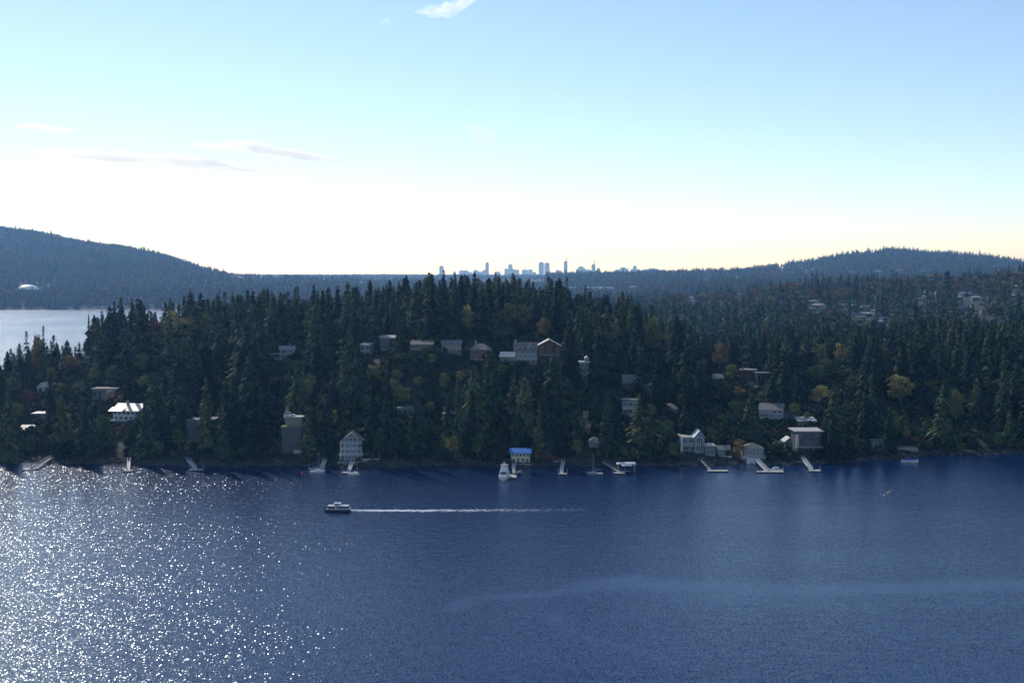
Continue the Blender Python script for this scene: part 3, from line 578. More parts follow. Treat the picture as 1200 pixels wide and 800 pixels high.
# ------------------------------------------------------------------ cars
def car(P, rz, label):
    r = thing('parked_car', P, rz, label, 'car')
    MB().loft([[(x, -.88, z), (x, .88, z), (x, .88, z + h), (x, -.88, z + h)] for x, z, h in ((-2.1, .35, .3), (-2.0, .25, .55), (-.9, .25, .62), (1.1, .25, .62), (2.05, .25, .5), (2.2, .3, .3))]).build('body', 'hullwhite', r, smooth=False)
    MB().prism([(-1.7, .872), (1.15, .872), (.55, 1.42), (-1.2, 1.42)], -.74, .74).build('cabin', 'glass', r)
    MB().box(-1.15, .5, -.7, .7, 1.423, 1.46).build('roof_panel', 'hullwhite', r)
    for x in (-1.3, 1.35):
        for s in (-1, 1):
            w_ = MB().tube((x, s*.70, .33), (x, s*.93, .33), .33, n=12).build('wheel', 'black', r); MB().tube((x, s*.931, .33), (x, s*.945, .33), .19, n=10).build('rim', 'metal', w_)
    return r
car(CARSPOT1, R(4), 'white car parked on the top deck of the glazed house')
P = hit(876, 453); P.z += .1; car(P, R(-10), 'white car parked below the modern brown house'); RECTS.append((870, 884, 448, 455, P.y, 1)); FOOT.append((P.x, P.y, 4))

# ------------------------------------------------------------------ waterfront
def gangway(top, bot, label, landmark=None, m='metal', wd=1.3, y_top=None):
    wd = wd * .8
    B = onwater(*bot, .55); a, b = ray(*top)
    Yt = y_top or CH * F / (np.interp(top[0], *SH) - 322) + 3
    T = Vector((a * Yt, Yt, max(1.5, CH + b * Yt)))
    r = thing('gangway', B, 0, label, 'gangway', 'gangways down to the floats'); d = T - B; L = d.length; ux = d.normalized(); sd = ux.cross(Vector((0, 0, 1))).normalized(); up = sd.cross(ux)
    q = MB()
    def bar(p0, p1, h, k=.06): q.tube(p0, p1, k, k, 4)
    for s in (-1, 1):
        o = sd * s * wd / 2
        bar(o, d + o, 0, .09); bar(o + up * 1.05, d + o + up * 1.05, 0, .07)
        n = max(4, int(L / 1.6))
        for i in range(n + 1): bar(o + d * i / n, o + d * i / n + up * 1.05, 0, .045)
        for i in range(n): bar(o + d * i / n, o + d * (i + 1) / n + up * 1.05, 0, .035)
    q.build('truss_rail', m, r)
    w2 = sd * (wd / 2 - .05); MB().quadmesh([-w2, w2, d + w2, d - w2, -w2 - up*.08, w2 - up*.08, d + w2 - up*.08, d - w2 - up*.08], [(0,1,2,3), (7,6,5,4), (0,4,5,1), (2,6,7,3), (1,5,6,2), (3,7,4,0)]).build('walkway', 'paledeck', r)
    g = float(height(T.x, T.y)); ps = MB(); 
    for s in (-1, 1): ps.tube(d + sd*s*.9 + Vector((0, 0, .6)), d + sd*s*.9 + Vector((0, 0, g - T.z - 2)), .16, n=6)
    ps.build('landing_post', 'wood', r)
    x0, x1 = sorted((top[0], bot[0])); RECTS.append((x0 - 2, x1 + 2, top[1] - 1, bot[1] + 1, B.y, 1))
    if landmark: LAND.append((landmark, (x0 + x1) / 2, top[1]))
    return r
def floatdock(x0, x1, y, wd, label, rz=0, piles=2):
    P = onwater((x0 + x1) / 2, y); L = (x1 - x0) * P.y / F
    r = thing('float', P, rz, label, 'float', 'moored floats'); MB().box(-L/2, L/2, -wd/2, wd/2, .25, .5).build('deck', 'paledeck', r, .03)
    q = MB()
    for i in range(max(2, int(L / 2))): x = -L/2 + .9 + (L - 1.8) * i / (max(2, int(L / 2)) - 1); q.box(x - .6, x + .6, -wd/2 + .1, wd/2 - .1, -.35, .247)
    q.build('pontoons', 'black', r)
    for k in range(piles): x = (-L/2 - .2) if k else (L/2 + .2); MB().tube((x, wd*.3, -3), (x, wd*.3, 2.2), .15, n=7).build('pile', 'wood', r)
    return r
gangway((60, 540), (40, 549), 'dim grey gangway near the left edge leading up to a lime bush', 'the left-edge gangway', 'grey')
floatdock(26, 36, 551, 2.2, 'small float at the foot of the left-edge gangway')
gangway((151, 541), (150.5, 551), 'bright white gangway standing head-on below the cream-roofed house', 'the head-on white gangway', 'white')
floatdock(145, 155.5, 552.5, 2.4, 'square white float below the head-on gangway')
gangway((219, 538), (229, 549), 'blue-grey diagonal gangway below the dark four-storey house', 'the diagonal gangway', 'white')
floatdock(223, 237, 551, 2.0, 'narrow float at the end of the diagonal gangway')
gangway((414, 541), (409, 552), 'steep ladder-like gangway in front of the white gabled house', 'the steep gangway', 'white')
floatdock(401, 418, 554.5, 2.4, 'float with small boat in front of the white gabled house')
gangway((602, 544), (602, 554), 'short gangway beside the motor yacht below the blue-roofed boathouse', 'the yacht gangway', 'white')
floatdock(597, 605, 559, 6.5, 'float beside the moored motor yacht')
gangway((660, 541), (658, 554), 'tall narrow white gangway standing alone right of the boathouse', 'the lone narrow gangway', 'white')
floatdock(655, 664, 556, 2.2, 'little float under the lone narrow gangway')
gangway((704, 541), (726, 553), 'long dim gangway sloping down right to the covered boat lift', 'the long dim gangway', 'grey')
floatdock(719, 732, 555, 2.6, 'sunlit float beside the covered boat lift')
gangway((821, 538), (832, 550), 'dark gangway below the glazed gable house', 'the dark gangway', 'darkmetal')
floatdock(829, 853, 552.5, 2.6, 'long low pale float below the glazed gable house')
gangway((885, 543), (899, 552), 'bright white gangway sloping right to a cabin boat', 'the bright sloping gangway', 'white')
floatdock(887, 918, 553.5, 2.8, 'long bright float with cabin boat alongside')
gangway((940, 543), (951, 551), 'white gangway, the last one on the right below the dark flat roof', 'the right-hand gangway', 'white')
floatdock(948, 961, 552.5, 2.2, 'bright float at the foot of the rightmost gangway')

def hull(r, L, B, H, m='hullwhite', stern=.85, dk='paledeck'):   # bow towards +x
    rings = []
    for x, b, z0, h in ((-L/2, stern, -.25, .9), (-L*.25, 1, -.35, .9), (L*.1, .98, -.35, .95), (L*.32, .68, -.3, 1.08), (L*.46, .22, -.1, 1.2), (L*.5, .03, .35, 1.25)):
        w = B/2 * b; rings.append([(x, -w*.55, z0), (x, w*.55, z0), (x, w*.95, z0 + (H*h - z0)*.5), (x, w, H*h), (x, -w, H*h), (x, -w*.95, z0 + (H*h - z0)*.5)])
    h_ = MB().loft(rings).build('hull', m, r, smooth=False)
    MB().box(-L*.45, L*.2, -B*.42, B*.42, H*.96, H*1.0 + .04).build('deck', dk, r)
    return h_
def motorboat(px, py, L, rz, label, m='hullwhite', cover=None, cabin=True, cat='boat'):
    P = onwater(px, py); r = thing('motorboat', P, rz, label, cat, 'moored motorboats'); B = L*.36; hull(r, L, B, L*.12, m)
    H = L*.12
    if cover: MB().loft([[(x, -w, H + .05), (x, w, H + .05), (x, w*.6, H + h), (x, -w*.6, H + h)] for x, w, h in ((-L*.42, B*.42, .3), (-L*.1, B*.46, .75), (L*.25, B*.34, .5), (L*.36, B*.15, .15))]).build('cover', cover, r)
    elif cabin:
        cb = MB().loft([[(x, -w, H + .045), (x, w, H + .045), (x, w*.85, H + h), (x, -w*.85, H + h)] for x, w, h in ((-L*.2, B*.36, L*.16), (L*.12, B*.36, L*.16), (L*.24, B*.3, .12))]).build('cabin', 'hullwhite', r)
        MB().box(-L*.17, L*.1, -B*.365, B*.365, H + L*.07, H + L*.13).build('windows', 'glass', cb)
    MB().box(-L*.55, -L*.49, -.2, .2, 0, H + .35).build('outboard', 'black', r)
    return r
motorboat(414, 555.8, 4.2, R(200), 'small open motorboat at the float in front of the white gabled house', cabin=False)
motorboat(609, 555, 5.0, R(90), 'small boat under a blue canvas cover right of the motor yacht', cover='canvas', m='hulldark')
motorboat(735, 553.5, 5, R(3), 'low motorboat on the covered boat lift', m='hulldark', cabin=False)
motorboat(909, 552.0, 5.5, R(170), 'white cabin boat at the long bright float')
motorboat(1066, 541, 6.4, R(-12), 'blue and white covered boat moored alone off the right shore', cover='canvas'); LAND.append(('the lone covered boat', 1066, 536))
motorboat(956, 551.8, 4, R(8), 'tiny skiff tied at the rightmost float', cabin=False)
# boat lift canopy
P = onwater(734, 552.5); r = thing('boat_lift', P, 0, 'boat lift with a flat white canopy beside the sunlit float', 'boat lift')
MB().prism([(-1.9, 2.6), (1.9, 2.6), (1.5, 3.0), (-1.5, 3.0)], -3.6, 3.6, 'y').build('canopy', 'white', r)
MB().prism([(-3.6, 2.9), (3.6, 2.9), (3.2, 3.35), (-3.2, 3.35)], -1.7, 1.7, 'y').build('canopy_top', 'white', r)
for x in (-3, 3):
    for y in (-1.4, 1.4): MB().tube((x, y, -2), (x, y, 2.9), .08, n=6).build('post', 'metal', r)
# sailboats
def sailboat(px, py, L, rz, mast, label, m='hullwhite'):
    P = onwater(px, py); r = thing('sailboat', P, rz, label, 'sailboat', 'moored sailboats'); hull(r, L, L*.3, L*.11, m); H = L*.11
    MB().loft([[(x, -w, H + .04), (x, w, H + .04), (x, w*.8, H + h), (x, -w*.8, H + h)] for x, w, h in ((-L*.1, L*.1, .45), (L*.15, L*.09, .5), (L*.27, L*.05, .15))]).build('cabin', m, r)
    ms = MB().tube((L*.1, 0, H), (L*.1, 0, mast), .07, .05, 6).build('mast', 'metal', r)
    MB().tube((L*.1, 0, H + 1.2), (-L*.36, 0, H + 1.1), .05, n=6).build('boom', 'metal', ms)
    MB().loft([[(x, -w, H + 1.27), (x, w, H + 1.27), (x, w*.5, H + 1.27 + h), (x, -w*.5, H + 1.27 + h)] for x, w, h in ((L*.08, .13, .5), (-L*.15, .12, .35), (-L*.34, .06, .15))]).build('furled_sail', 'canvas', ms)
    st = MB(); 
    for q in ((L*.48, 0, H*1.2), (-L*.48, 0, H)): st.tube((L*.1, 0, mast - .1), q, .018, n=3)
    st.build('stays', 'metal', ms)
    return r
sailboat(372, 553, 5.4, R(14), 7.6, 'white sailboat with bare mast moored by the red buoy'); LAND.append(('the white sailboat', 372, 548))
sailboat(697, 556, 6, R(170), 7.4, 'dim sailboat with thin mast in the shade of the shore', 'bluegrey')
P = onwater(377, 550.5); floatdock(362, 380, 550, 1.8, 'float behind the white sailboat')
gangway((382, 538), (377, 548), 'short pale gangway behind the white sailboat', None, 'white')
P = onwater(354, 554.5); r = thing('mooring_buoy', P, 0, 'red mooring buoy floating left of the white sailboat', 'buoy')
MB().dome((0, 0, .15), .42, .42, .42, 12, 6, True).build('ball', 'red', r, smooth=True); MB().tube((0, 0, .5), (0, 0, .85), .07, .05, 6).build('ring_post', 'metal', r)
# motor yacht, bow towards the camera
P = onwater(590.5, 561); r = thing('motor_yacht', P, R(-95), 'white motor yacht moored bow-on beside the blue-roofed boathouse', 'yacht'); LAND.append(('the motor yacht', 590, 548))
hull(r, 10, 3.7, 1.35, 'hullwhite')
c1 = MB().loft([[(x, -w, 1.35), (x, w, 1.35), (x, w*.92, 1.35 + h), (x, -w*.92, 1.35 + h)] for x, w, h in ((-4.2, 1.55, 1.6), (.6, 1.55, 1.6), (2.2, 1.2, .3))]).build('cabin', 'hullwhite', r)
MB().box(-3.8, .5, -1.56, 1.56, 2.1, 2.6).build('side_windows', 'glass', c1); MB().prism([(.95, 2.62), (1.9, 2.0), (1.98, 2.05), (1.03, 2.68)], -1.05, 1.05).build('windscreen', 'glass', c1)
c2 = MB().loft([[(x, -w, 2.96), (x, w, 2.96), (x, w*.9, 2.96 + h), (x, -w*.9, 2.96 + h)] for x, w, h in ((-3.4, 1.3, 1.0), (-.4, 1.3, 1.0), (.3, 1.1, .3))]).build('flybridge', 'hullwhite', r)
MB().box(-3, -.6, -1.2, 1.2, 4.7, 4.82).build('hardtop', 'hullwhite', c2)
for x in (-2.8, -.8):
    for y in (-1.1, 1.1): MB().tube((x, y, 3.9), (x, y, 4.7), .05, n=5).build('strut', 'metal', c2)
mm = MB().tube((-1.8, 0, 4.82), (-1.8, 0, 6.1), .08, .04, 6).build('radar_mast', 'hullwhite', r); MB().box(-2.0, -1.6, -.5, .5, 5.4, 5.55).build('radar', 'hullwhite', mm)
rl = MB(); pts = [(1, 1.75, 1.4), (3.2, 1.2, 1.5), (4.7, .35, 1.65), (5, 0, 1.7), (4.7, -.35, 1.65), (3.2, -1.2, 1.5), (1, -1.75, 1.4)]
for a, b in zip(pts[:-1], pts[1:]): rl.tube((a[0], a[1], a[2] + .6), (b[0], b[1], b[2] + .6), .03, n=4); rl.tube(a, (a[0], a[1], a[2] + .6), .025, n=4)
rl.build('bow_rail', 'metal', r)
# tour boat under way, heading left
P = onwater(395.5, 599); r = thing('tour_boat', P, R(180), 'flat-topped passenger boat under way on open water trailing a white wake', 'boat')
L = 31 * P.y / F
hull(r, L, 2.7, .95, 'hulldark')
MB().box(-L*.5, L*.42, -1.38, 1.38, .80, .92).build('rub_rail', 'hullwhite', r)
for x0, x1, nm in ((-L*.42, L*.02, 'aft_saloon'), (L*.08, L*.34, 'fore_saloon')):
    s_ = MB().box(x0, x1, -1.1, 1.1, .96, 1.75).build(nm, 'hulldark', r); MB().box(x0 + .15, x1 - .15, -1.115, 1.115, 1.15, 1.6).build('windows', 'glass', s_)
    MB().box(x0 - .15, x1 + .15, -1.3, 1.3, 1.753, 1.9).build('roof', 'hullwhite', s_, .03)
w_ = MB().loft([[(x, -w, .96), (x, w, .96), (x, w*.85, h), (x, -w*.85, h)] for x, w, h in ((-L*.12, .85, 2.55), (L*.1, .85, 2.55), (L*.13, .7, 1.95))]).build('wheelhouse', 'hullwhite', r)
MB().box(-L*.10, L*.08, -.83, .83, 2.05, 2.4).build('windows', 'glass', w_); MB().box(-L*.14, L*.13, -.95, .95, 2.553, 2.66).build('roof', 'hullwhite', w_)
MB().tube((0, 0, 2.66), (0, 0, 3.3), .04, n=5).build('aerial', 'metal', w_)
rl = MB()
for i in range(12): x = -L*.48 + L*.86*i/11; rl.tube((x, -1.33, .92), (x, -1.33, 1.35), .03, n=4); rl.tube((x, 1.33, .92), (x, 1.33, 1.35), .03, n=4)
for s in (-1.33, 1.33): rl.tube((-L*.48, s, 1.35), (L*.38, s, 1.35), .035, n=4)
rl.build('railing', 'metal', r)
# wake
A = onwater(410.5, 597.5); Bk = onwater(690, 597); vs = []; fs = []
for k in range(2400):
    t = random.random() ** 3.2; x = A.x + (Bk.x - A.x) * t; y = A.y + random.gauss(0, 1) * (.4 + 1.2 * t) + random.choice((-1, 1)) * .5 * t + math.sin(x * .05) * .6
    a = random.uniform(.1, .5) * (1.2 - 1.0 * t); b = a * random.uniform(.3, .6); n = 6; o = len(vs); h = .02 + .16 * max(0, 1 - t * 6) * random.random()
    for i in range(n): th = 2*math.pi*i/n; q = random.uniform(.7, 1.2); vs.append((x + a*q*math.cos(th)*1.6, y + b*q*math.sin(th), .006 + .002*(k % 5)))
    vs.append((x, y, .03 + h)); fs += [(o + i, o + (i+1) % n, o + n) for i in range(n)]
me = bpy.data.meshes.new('wake_foam'); me.from_pydata(vs, [], fs); me.materials.append(M['foam']); o = bpy.data.objects.new('wake_foam', me); COL.objects.link(o)
o['kind'] = 'stuff'; o['label'] = 'white foam wake trailing right behind the passenger boat'; o['category'] = 'wake'

# paddlers
def skin_body(name, pts, edges, radii, m, parent=None):
    me = bpy.data.meshes.new(name); me.from_pydata(pts, edges, []); o = bpy.data.objects.new(name, me); COL.objects.link(o); o.parent = parent
    o.modifiers.new('skin', 'SKIN'); 
    for i, rr in enumerate(radii): me.skin_vertices[0].data[i].radius = (rr, rr)
    me.skin_vertices[0].data[0].use_root = True
    s_ = o.modifiers.new('sub', 'SUBSURF'); s_.levels = s_.render_levels = 1; me.materials.append(m); return o
def paddler(px, py, rz, kl, pl, vest):
    P = onwater(px, py); k = thing('kayak', P, rz, kl, 'kayak', 'kayaks on open water')
    MB().loft([[(x, -w*.5, -.1), (x, w*.5, -.1), (x, w, .12), (x, w*.6, .26), (x, -w*.6, .26), (x, -w, .12)] for x, w in ((-2.3, .03), (-1.5, .2), (-.5, .33), (.5, .33), (1.5, .2), (2.3, .03))]).build('hull', 'kayak', k, smooth=True)
    MB().dome((0, 0, .255), .45, .27, .05, 12, 3).build('cockpit_rim', 'black', k)
    q = thing('person', P + Vector((0, 0, .18)), rz, pl, 'person', 'people paddling kayaks')
    pts = [(0,0,.08), (0,0,.3), (.03,0,.52), (.03,0,.62), (.04,0,.74), (.05,0,.84), (.03,.2,.5), (.2,.3,.3), (.4,.27,.38), (.03,-.2,.5), (.2,-.3,.3), (.42,-.27,.42), (.35,.12,.15), (.7,.1,.05), (.35,-.12,.15), (.7,-.1,.05)]
    ed = [(0,1),(1,2),(2,3),(3,4),(4,5),(2,6),(6,7),(7,8),(2,9),(9,10),(10,11),(0,12),(12,13),(0,14),(14,15)]
    b = skin_body('body', pts, ed, [.15,.13,.14,.055,.09,.07,.06,.045,.035,.06,.045,.035,.09,.06,.09,.06], M['skin'], q)
    MB().loft([[(.02 + a*math.cos(th), b_*math.sin(th), z) for th in [i*math.pi/4 for i in range(8)]] for z, a, b_ in ((.05,.18,.2), (.3,.16,.19), (.5,.17,.22), (.57,.1,.14))]).build('jacket', vest, q, smooth=True)
    MB().dome((.03, 0, .78), .115, .105, .13, 10, 4).build('hat', 'cloth', q, smooth=True)
    pd = thing('paddle', P + Vector((0, 0, .6)), rz, 'two-bladed paddle held by the ' + ('front' if px > 1038.5 else 'left') + ' kayaker', 'paddle'); MB().tube((.42, -1.05, -.25), (.42, 1.05, .28), .02, n=6).build('shaft', 'darkmetal', pd)
    for s in (-1, 1): MB().box(.35, .49, s*1.05 - .2, s*1.05 + .2, s*.26 - .03, s*.26 + .03).build('blade', 'white', pd)
paddler(1036.5, 580, R(248), 'pale kayak on the right-hand water, nearer and left of the pair', 'person in dark jacket seated in the nearer left kayak', 'cloth')
paddler(1041.5, 577, R(236), 'pale kayak on the right-hand water, farther and right of the pair', 'person in orange vest seated in the farther right kayak', 'lifevest')
tag_fix = None

# path and small terrace bits
def slab(px0, px1, py, wd, m, label, name='terrace'):
    P = hit((px0 + px1) / 2, py); L = (px1 - px0) * P.y / F; r = thing(name, P, 0, label, name)
    MB().box(-L/2, L/2, -wd/2, wd/2, -2.5, .25).build('base', m, r); rl = MB()
    for i in range(6): x = -L/2 + .1 + (L - .2)*i/5; rl.box(x - .04, x + .04, -wd/2 + .05, -wd/2 + .12, .253, 1.1)
    rl.box(-L/2, L/2, -wd/2 + .04, -wd/2 + .13, 1.1, 1.17); rl.build('railing', 'wood', r)
    RECTS.append((px0, px1, py - 3, py + 2, P.y, .95)); FOOT.append((P.x, P.y, max(L, wd)/2))
slab(663, 675, 522, 3, 'paledeck', 'little sunlit terrace at the foot of the pale leafy tree')
slab(646, 656, 541, 2, 'concrete', 'dim stone landing left of the lone narrow gangway', 'landing')
slab(345, 358, 528, 3, 'paledeck', 'sunlit landing stones right of the flat-roofed glazed house', 'landing')
slab(1050, 1075, 525, 3, 'wood', 'dark timber landing behind the lone covered boat', 'landing')

# ------------------------------------------------------------------ far buildings
def far_house_tree():
    r = thing('house', (0, 0, 0), 0, 'x', 'house'); w, d, h = 12, 9, 5.2
    wl = MB().box(-w/2, w/2, 0, d, -3, h).prism([(0, h), (d, h), (d/2, h + 2)], -w/2, w/2, 'x').build('wall', 'white', r)
    rf = MB(); e = .6; s = 2 / (d/2)
    rf.prism([(-e, h - e*s), (-e, h - e*s + .3), (d/2, h + 2.3), (d/2, h + 2)], -w/2 - e, w/2 + e, 'x'); rf.prism([(d + e, h - e*s), (d/2, h + 2), (d/2, h + 2.3), (d + e, h - e*s + .3)], -w/2 - e, w/2 + e, 'x')
    ro = rf.build('roof', 'paleroof', r); t = [(wl, []), (ro, [])]
    for fl in (0, 1):
        for x in (-4, -1.3, 1.3, 4):
            wn = MB().box(x - .8, x + .8, -.07, .02, fl*2.6 + .8, fl*2.6 + 2.1).build('window', 'glass', r); t.append((wn, []))
    return (r, t)
fh0 = far_house_tree(); wallc = [fh0[1][0][0].data]; roofc = [fh0[1][1][0].data]
for m_ in ('offwhite', 'grey', 'redbrown', 'bluegrey'): d_ = wallc[0].copy(); d_.materials[0] = M[m_]; wallc.append(d_)
for m_ in ('greyroof', 'paleroof', 'shingle', 'tarroof', 'shingle'): d_ = roofc[0].copy(); d_.materials[0] = M[m_]; roofc.append(d_)
first = [True]
def farhouse(px, py, sc, label, group, y0=960, y1=6800, w=None):
    P = hit(px, py, y0, y1); tr = fh0 if first[0] else copy_tree(fh0); first[0] = False
    o = tr[0]; o.location = P; o.rotation_euler = (0, 0, R(random.uniform(-35, 35))); o.scale = (sc * random.uniform(.9, 1.5), sc, sc)
    tag(o, label, 'house', group); tr[1][0][0].data = random.choice(wallc); tr[1][1][0].data = random.choice(roofc)
    hp = 8.5 * sc * F / P.y; wp = 7 * sc * F / P.y
    RECTS.append((px - wp, px + wp, py - hp, py, P.y, .82)); FOOT.append((P.x, P.y, 9 * sc))
random.seed(21)
for (xa, xb, ya, yb, n, lab, y0) in (
    (998, 1070, 360, 382, 13, 'pale-roofed house in the sunlit suburban cluster on the right hillside', 960), (1072, 1165, 338, 368, 13, 'roof glimpsed between trees high on the right plateau', 960),
    (930, 1003, 345, 374, 12, 'small house in a gap left of the right-hand suburban cluster', 960), (805, 905, 343, 357, 20, 'light roof in the band of houses across the middle valley', 960),
    (1062, 1200, 326, 350, 14, 'house peeping through autumn trees near the plateau skyline', 960), (900, 970, 314, 324, 14, 'hazy house on the slope of the far right hill', 3000),
    (960, 1100, 306, 322, 18, 'hazy house high on the far right hill', 3000), (262, 330, 318, 330, 18, 'tiny hazy house on the low shoulder of the far left hill', 3000),
    (330, 480, 322, 334, 12, 'tiny hazy house on the blue flats left of the skyline', 3000), (1150, 1195, 372, 380, 4, 'roof in the trees at the right edge', 960), (815, 870, 322, 330, 6, 'tiny hazy house on the ridge right of the skyline', 3000)):
    for k in range(n):
        farhouse(random.uniform(xa, xb), random.uniform(ya, yb), random.uniform(.5, .8) if y0 < 2000 else random.uniform(1.0, 1.6), lab, lab.split(' in the ')[0].split(' between')[0] + 's, ' + ('far' if y0 > 2000 else 'mid') + ' distance', y0)
def hall(px0, px1, py, hpx, Y0, m, label, roofm='white'):
    P = hit((px0 + px1)/2, py, 960, 7000); w = (px1 - px0)*P.y/F; h = hpx*P.y/F; r = thing('hall', P, 0, label, 'large building')
    MB().box(-w/2, w/2, 0, w*.4, -6, h*.8).build('wall', m, r)
    MB().prism([(-w/2 - 1, h*.8 + .01), (w/2 + 1, h*.8 + .01), (w/2 - 2, h), (-w/2 + 2, h)], -1, w*.4 + 1).build('roof', roofm, r)
    for i in range(6): x = -w/2 + w*(i + .5)/6; MB().box(x - w*.05, x + w*.05, -.15, .03, h*.25, h*.55).build('window', 'glass', r)
    RECTS.append((px0, px1, py - hpx, py, P.y, 1)); FOOT.append((P.x, P.y + w*.2, w*.6))
hall(688, 702, 341, 5, 0, 'offwhite', 'long pale hall left of centre among the distant blue trees')
hall(703, 720, 342, 6, 0, 'white', 'stepped white complex below the right half of the skyline')
hall(738, 746, 341, 6, 0, 'offwhite', 'small pale block alone right of the stepped white complex')
hall(668, 684, 340, 4, 0, 'offwhite', 'low pale building at the left end of the distant complex')
P = hit(33, 343, 2700, 4400); r = thing('dome_tank', P, 0, 'large white domed roof on the wooded left hill', 'domed building'); rw = 13 * P.y / F
MB().tube((0, 0, -4), (0, 0, 4), rw, rw, 28).build('wall', 'white', r); MB().dome((0, 0, 4.01), rw, rw, 15, 28, 8).build('dome', 'dome', r, smooth=True)
RECTS.append((17, 49, 332, 343, P.y, 1)); FOOT.append((P.x, P.y, rw + 8))

# skyline
SKY = [(118,100,14),(166,124,10),(200,120,34),(226,126,14),(245,118,18),(262,124,18),(287,87,13),(277,118,14),(325,125,22),(358,110,14),(373,94,15),(384,112,10),(397,117,16),(427,114,20),(447,113,14),(462,126,12),(487,86,18),(508,88,18),(530,127,16),(547,118,12),
       (577,82,14),(592,126,12),(622,112,10),(634,102,20),(646,108,10),(660,117,20),(680,94,13),(699,108,12),(716,128,14),(765,118,18),(779,110,10),(790,105,18),(805,110,10),(822,112,10),(833,100,14),(846,112,12),(860,118,14),(880,112,20),(891,108,10),(904,110,20),(919,112,10),(935,124,18)]
names = ['slim', 'broad']
for i, (cx, cy, wd) in enumerate(SKY):
    px = 480 + cx * .3167; pt = 280 + (cy - 4 if cy > 115 else cy - 1) * .3167; Y = 11700 + (i * 137) % 700; B = at(px, 322, Y); B.z = float(height(B.x, B.y)) - 3; T = at(px, pt, Y).z; w = wd * .3167 * Y / F; h = max(30, T - B.z)
    kind = 'tallest' if cy < 84 else 'tall' if cy < 98 else 'mid-height' if cy < 114 else 'low'
    where = ['far left end', 'left part', 'centre', 'right of centre', 'right end'][min(4, int(cx / 190))]
    lab = '%s hazy tower number' % kind
    near_ = sum(1 for q in SKY[:i] if min(4, int(q[0] / 190)) == min(4, int(cx / 190)))
    lab = '%s %s hazy tower, %s from the left in the %s of the skyline' % (kind, 'slim' if wd < 15 else 'broad', ['first', 'second', 'third', 'fourth', 'fifth', 'sixth', 'seventh', 'eighth', 'ninth', 'tenth', 'eleventh', 'twelfth', 'thirteenth'][near_], where)
    r = thing('skyscraper', B, R((i * 37) % 40 - 20), lab, 'skyscraper', 'city skyline towers')
    d = w * .8; mm = 'tower' if i % 3 else 'towerb'
    MB().prism([(-w/2, -d/2 + 3), (-w/2 + 3, -d/2), (w/2 - 3, -d/2), (w/2, -d/2 + 3), (w/2, d/2 - 3), (w/2 - 3, d/2), (-w/2 + 3, d/2), (-w/2, d/2 - 3)], 0, h * .94, 'z').build('shaft', mm, r)
    if cy == 100 and wd == 14 and cx > 800: MB().quadmesh([(-w/2, -d/2, h*.941), (w/2, -d/2, h*.941), (w/2, d/2, h*.941), (-w/2, d/2, h*.941), (0, 0, h * 1.06)], [(0,1,4), (1,2,4), (2,3,4), (3,0,4), (3,2,1,0)]).build('pyramid_roof', 'towercap', r)
    else: MB().box(-w*.33, w*.33, -d*.33, d*.33, h*.941, h).build('penthouse', 'towercap', r)
    if i in (20, 26):
        c_ = thing('tower_crane', B + Vector((w*.3, -d*.6 - 3, 0)), R(20), 'tower crane on top of the %s skyline tower' % ('tallest' if i == 20 else 'second crane-topped'), 'crane')
        MB().box(-2, 2, -2, 2, 0, h + 30).build('mast', 'darkmetal', c_); MB().box(-16, 44, -1.6, 1.6, h + 22, h + 25).build('jib', 'darkmetal', c_); MB().box(-16, -9, -2.5, 2.5, h + 16, h + 21.9).build('counterweight', 'towercap', c_)

# ------------------------------------------------------------------ trees near: placement
RC = np.array([r_[:5] for r_ in RECTS]); RK = np.array([r_[5] for r_ in RECTS]); FT = np.array(FOOT)
def allowed(X, Y, H, Rw):
    Z = height(X, Y); bx, by = proj(X, Y, Z); _, ty = proj(X, Y, Z + H); wpx = Rw * F / Y; ok = np.ones(len(X), bool)
    for (x0, x1, y0, y1, yy), k in zip(RC, RK):
        dx = np.maximum(0, np.maximum(x0 - bx, bx - x1))                         # silhouette: triangle whose half width at height y is wpx*(y-ty)/(by-ty)
        y1 = y1 - .22 * (y1 - y0) * (k < 1); hwid = wpx * np.clip((y1 - ty) / np.maximum(by - ty, 1), 0, 1)
        over = (Y < yy + 1) & (dx < hwid * 1.15) & (ty < y1 - .5) & (by > y0)
        if k < 1: over &= (rng.random(len(X)) < k)
        ok &= ~over
    for (fx, fy, fr) in FT[(FT[:, 1] < Y.max() + 50) & (FT[:, 1] > Y.min() - 50)]: ok &= np.hypot(X - fx, Y - fy) > fr + .6
    return ok
sp_ = 7.6
gx, gy = np.meshgrid(np.arange(-430, 470, sp_), np.arange(470, 900, sp_))
gx = (gx + rng.uniform(-.45, .45, gx.shape) * sp_).ravel(); gy = (gy + rng.uniform(-.45, .45, gy.shape) * sp_).ravel()
gz = height(gx, gy); u0, v0 = proj(gx, gy, gz)
m = (gz > 1.6) & (u0 > -60) & (u0 < 1260)
gx, gy, gz, u0, v0 = [q[m] for q in (gx, gy, gz, u0, v0)]
H = np.clip(rng.normal(24.5, 4.0, len(gx)), 12, 33) * (1 + .16 * fbm(gx, gy, 60, 2, 3))
H = np.where(rng.random(len(gx)) < .12, H * .6, H)
shore = gz < 6; H = np.where(shore, H * rng.uniform(.55, 1.0, len(gx)), H)
H = np.where(u0 < 110, H * .86, H)
kind = rng.choice(len(CONS), len(gx), p=[.22, .17, .15, .13, .13, .13, .07])
Rw = np.array(CON_RW)[kind] * H / 28
ok = allowed(gx, gy, H, Rw)
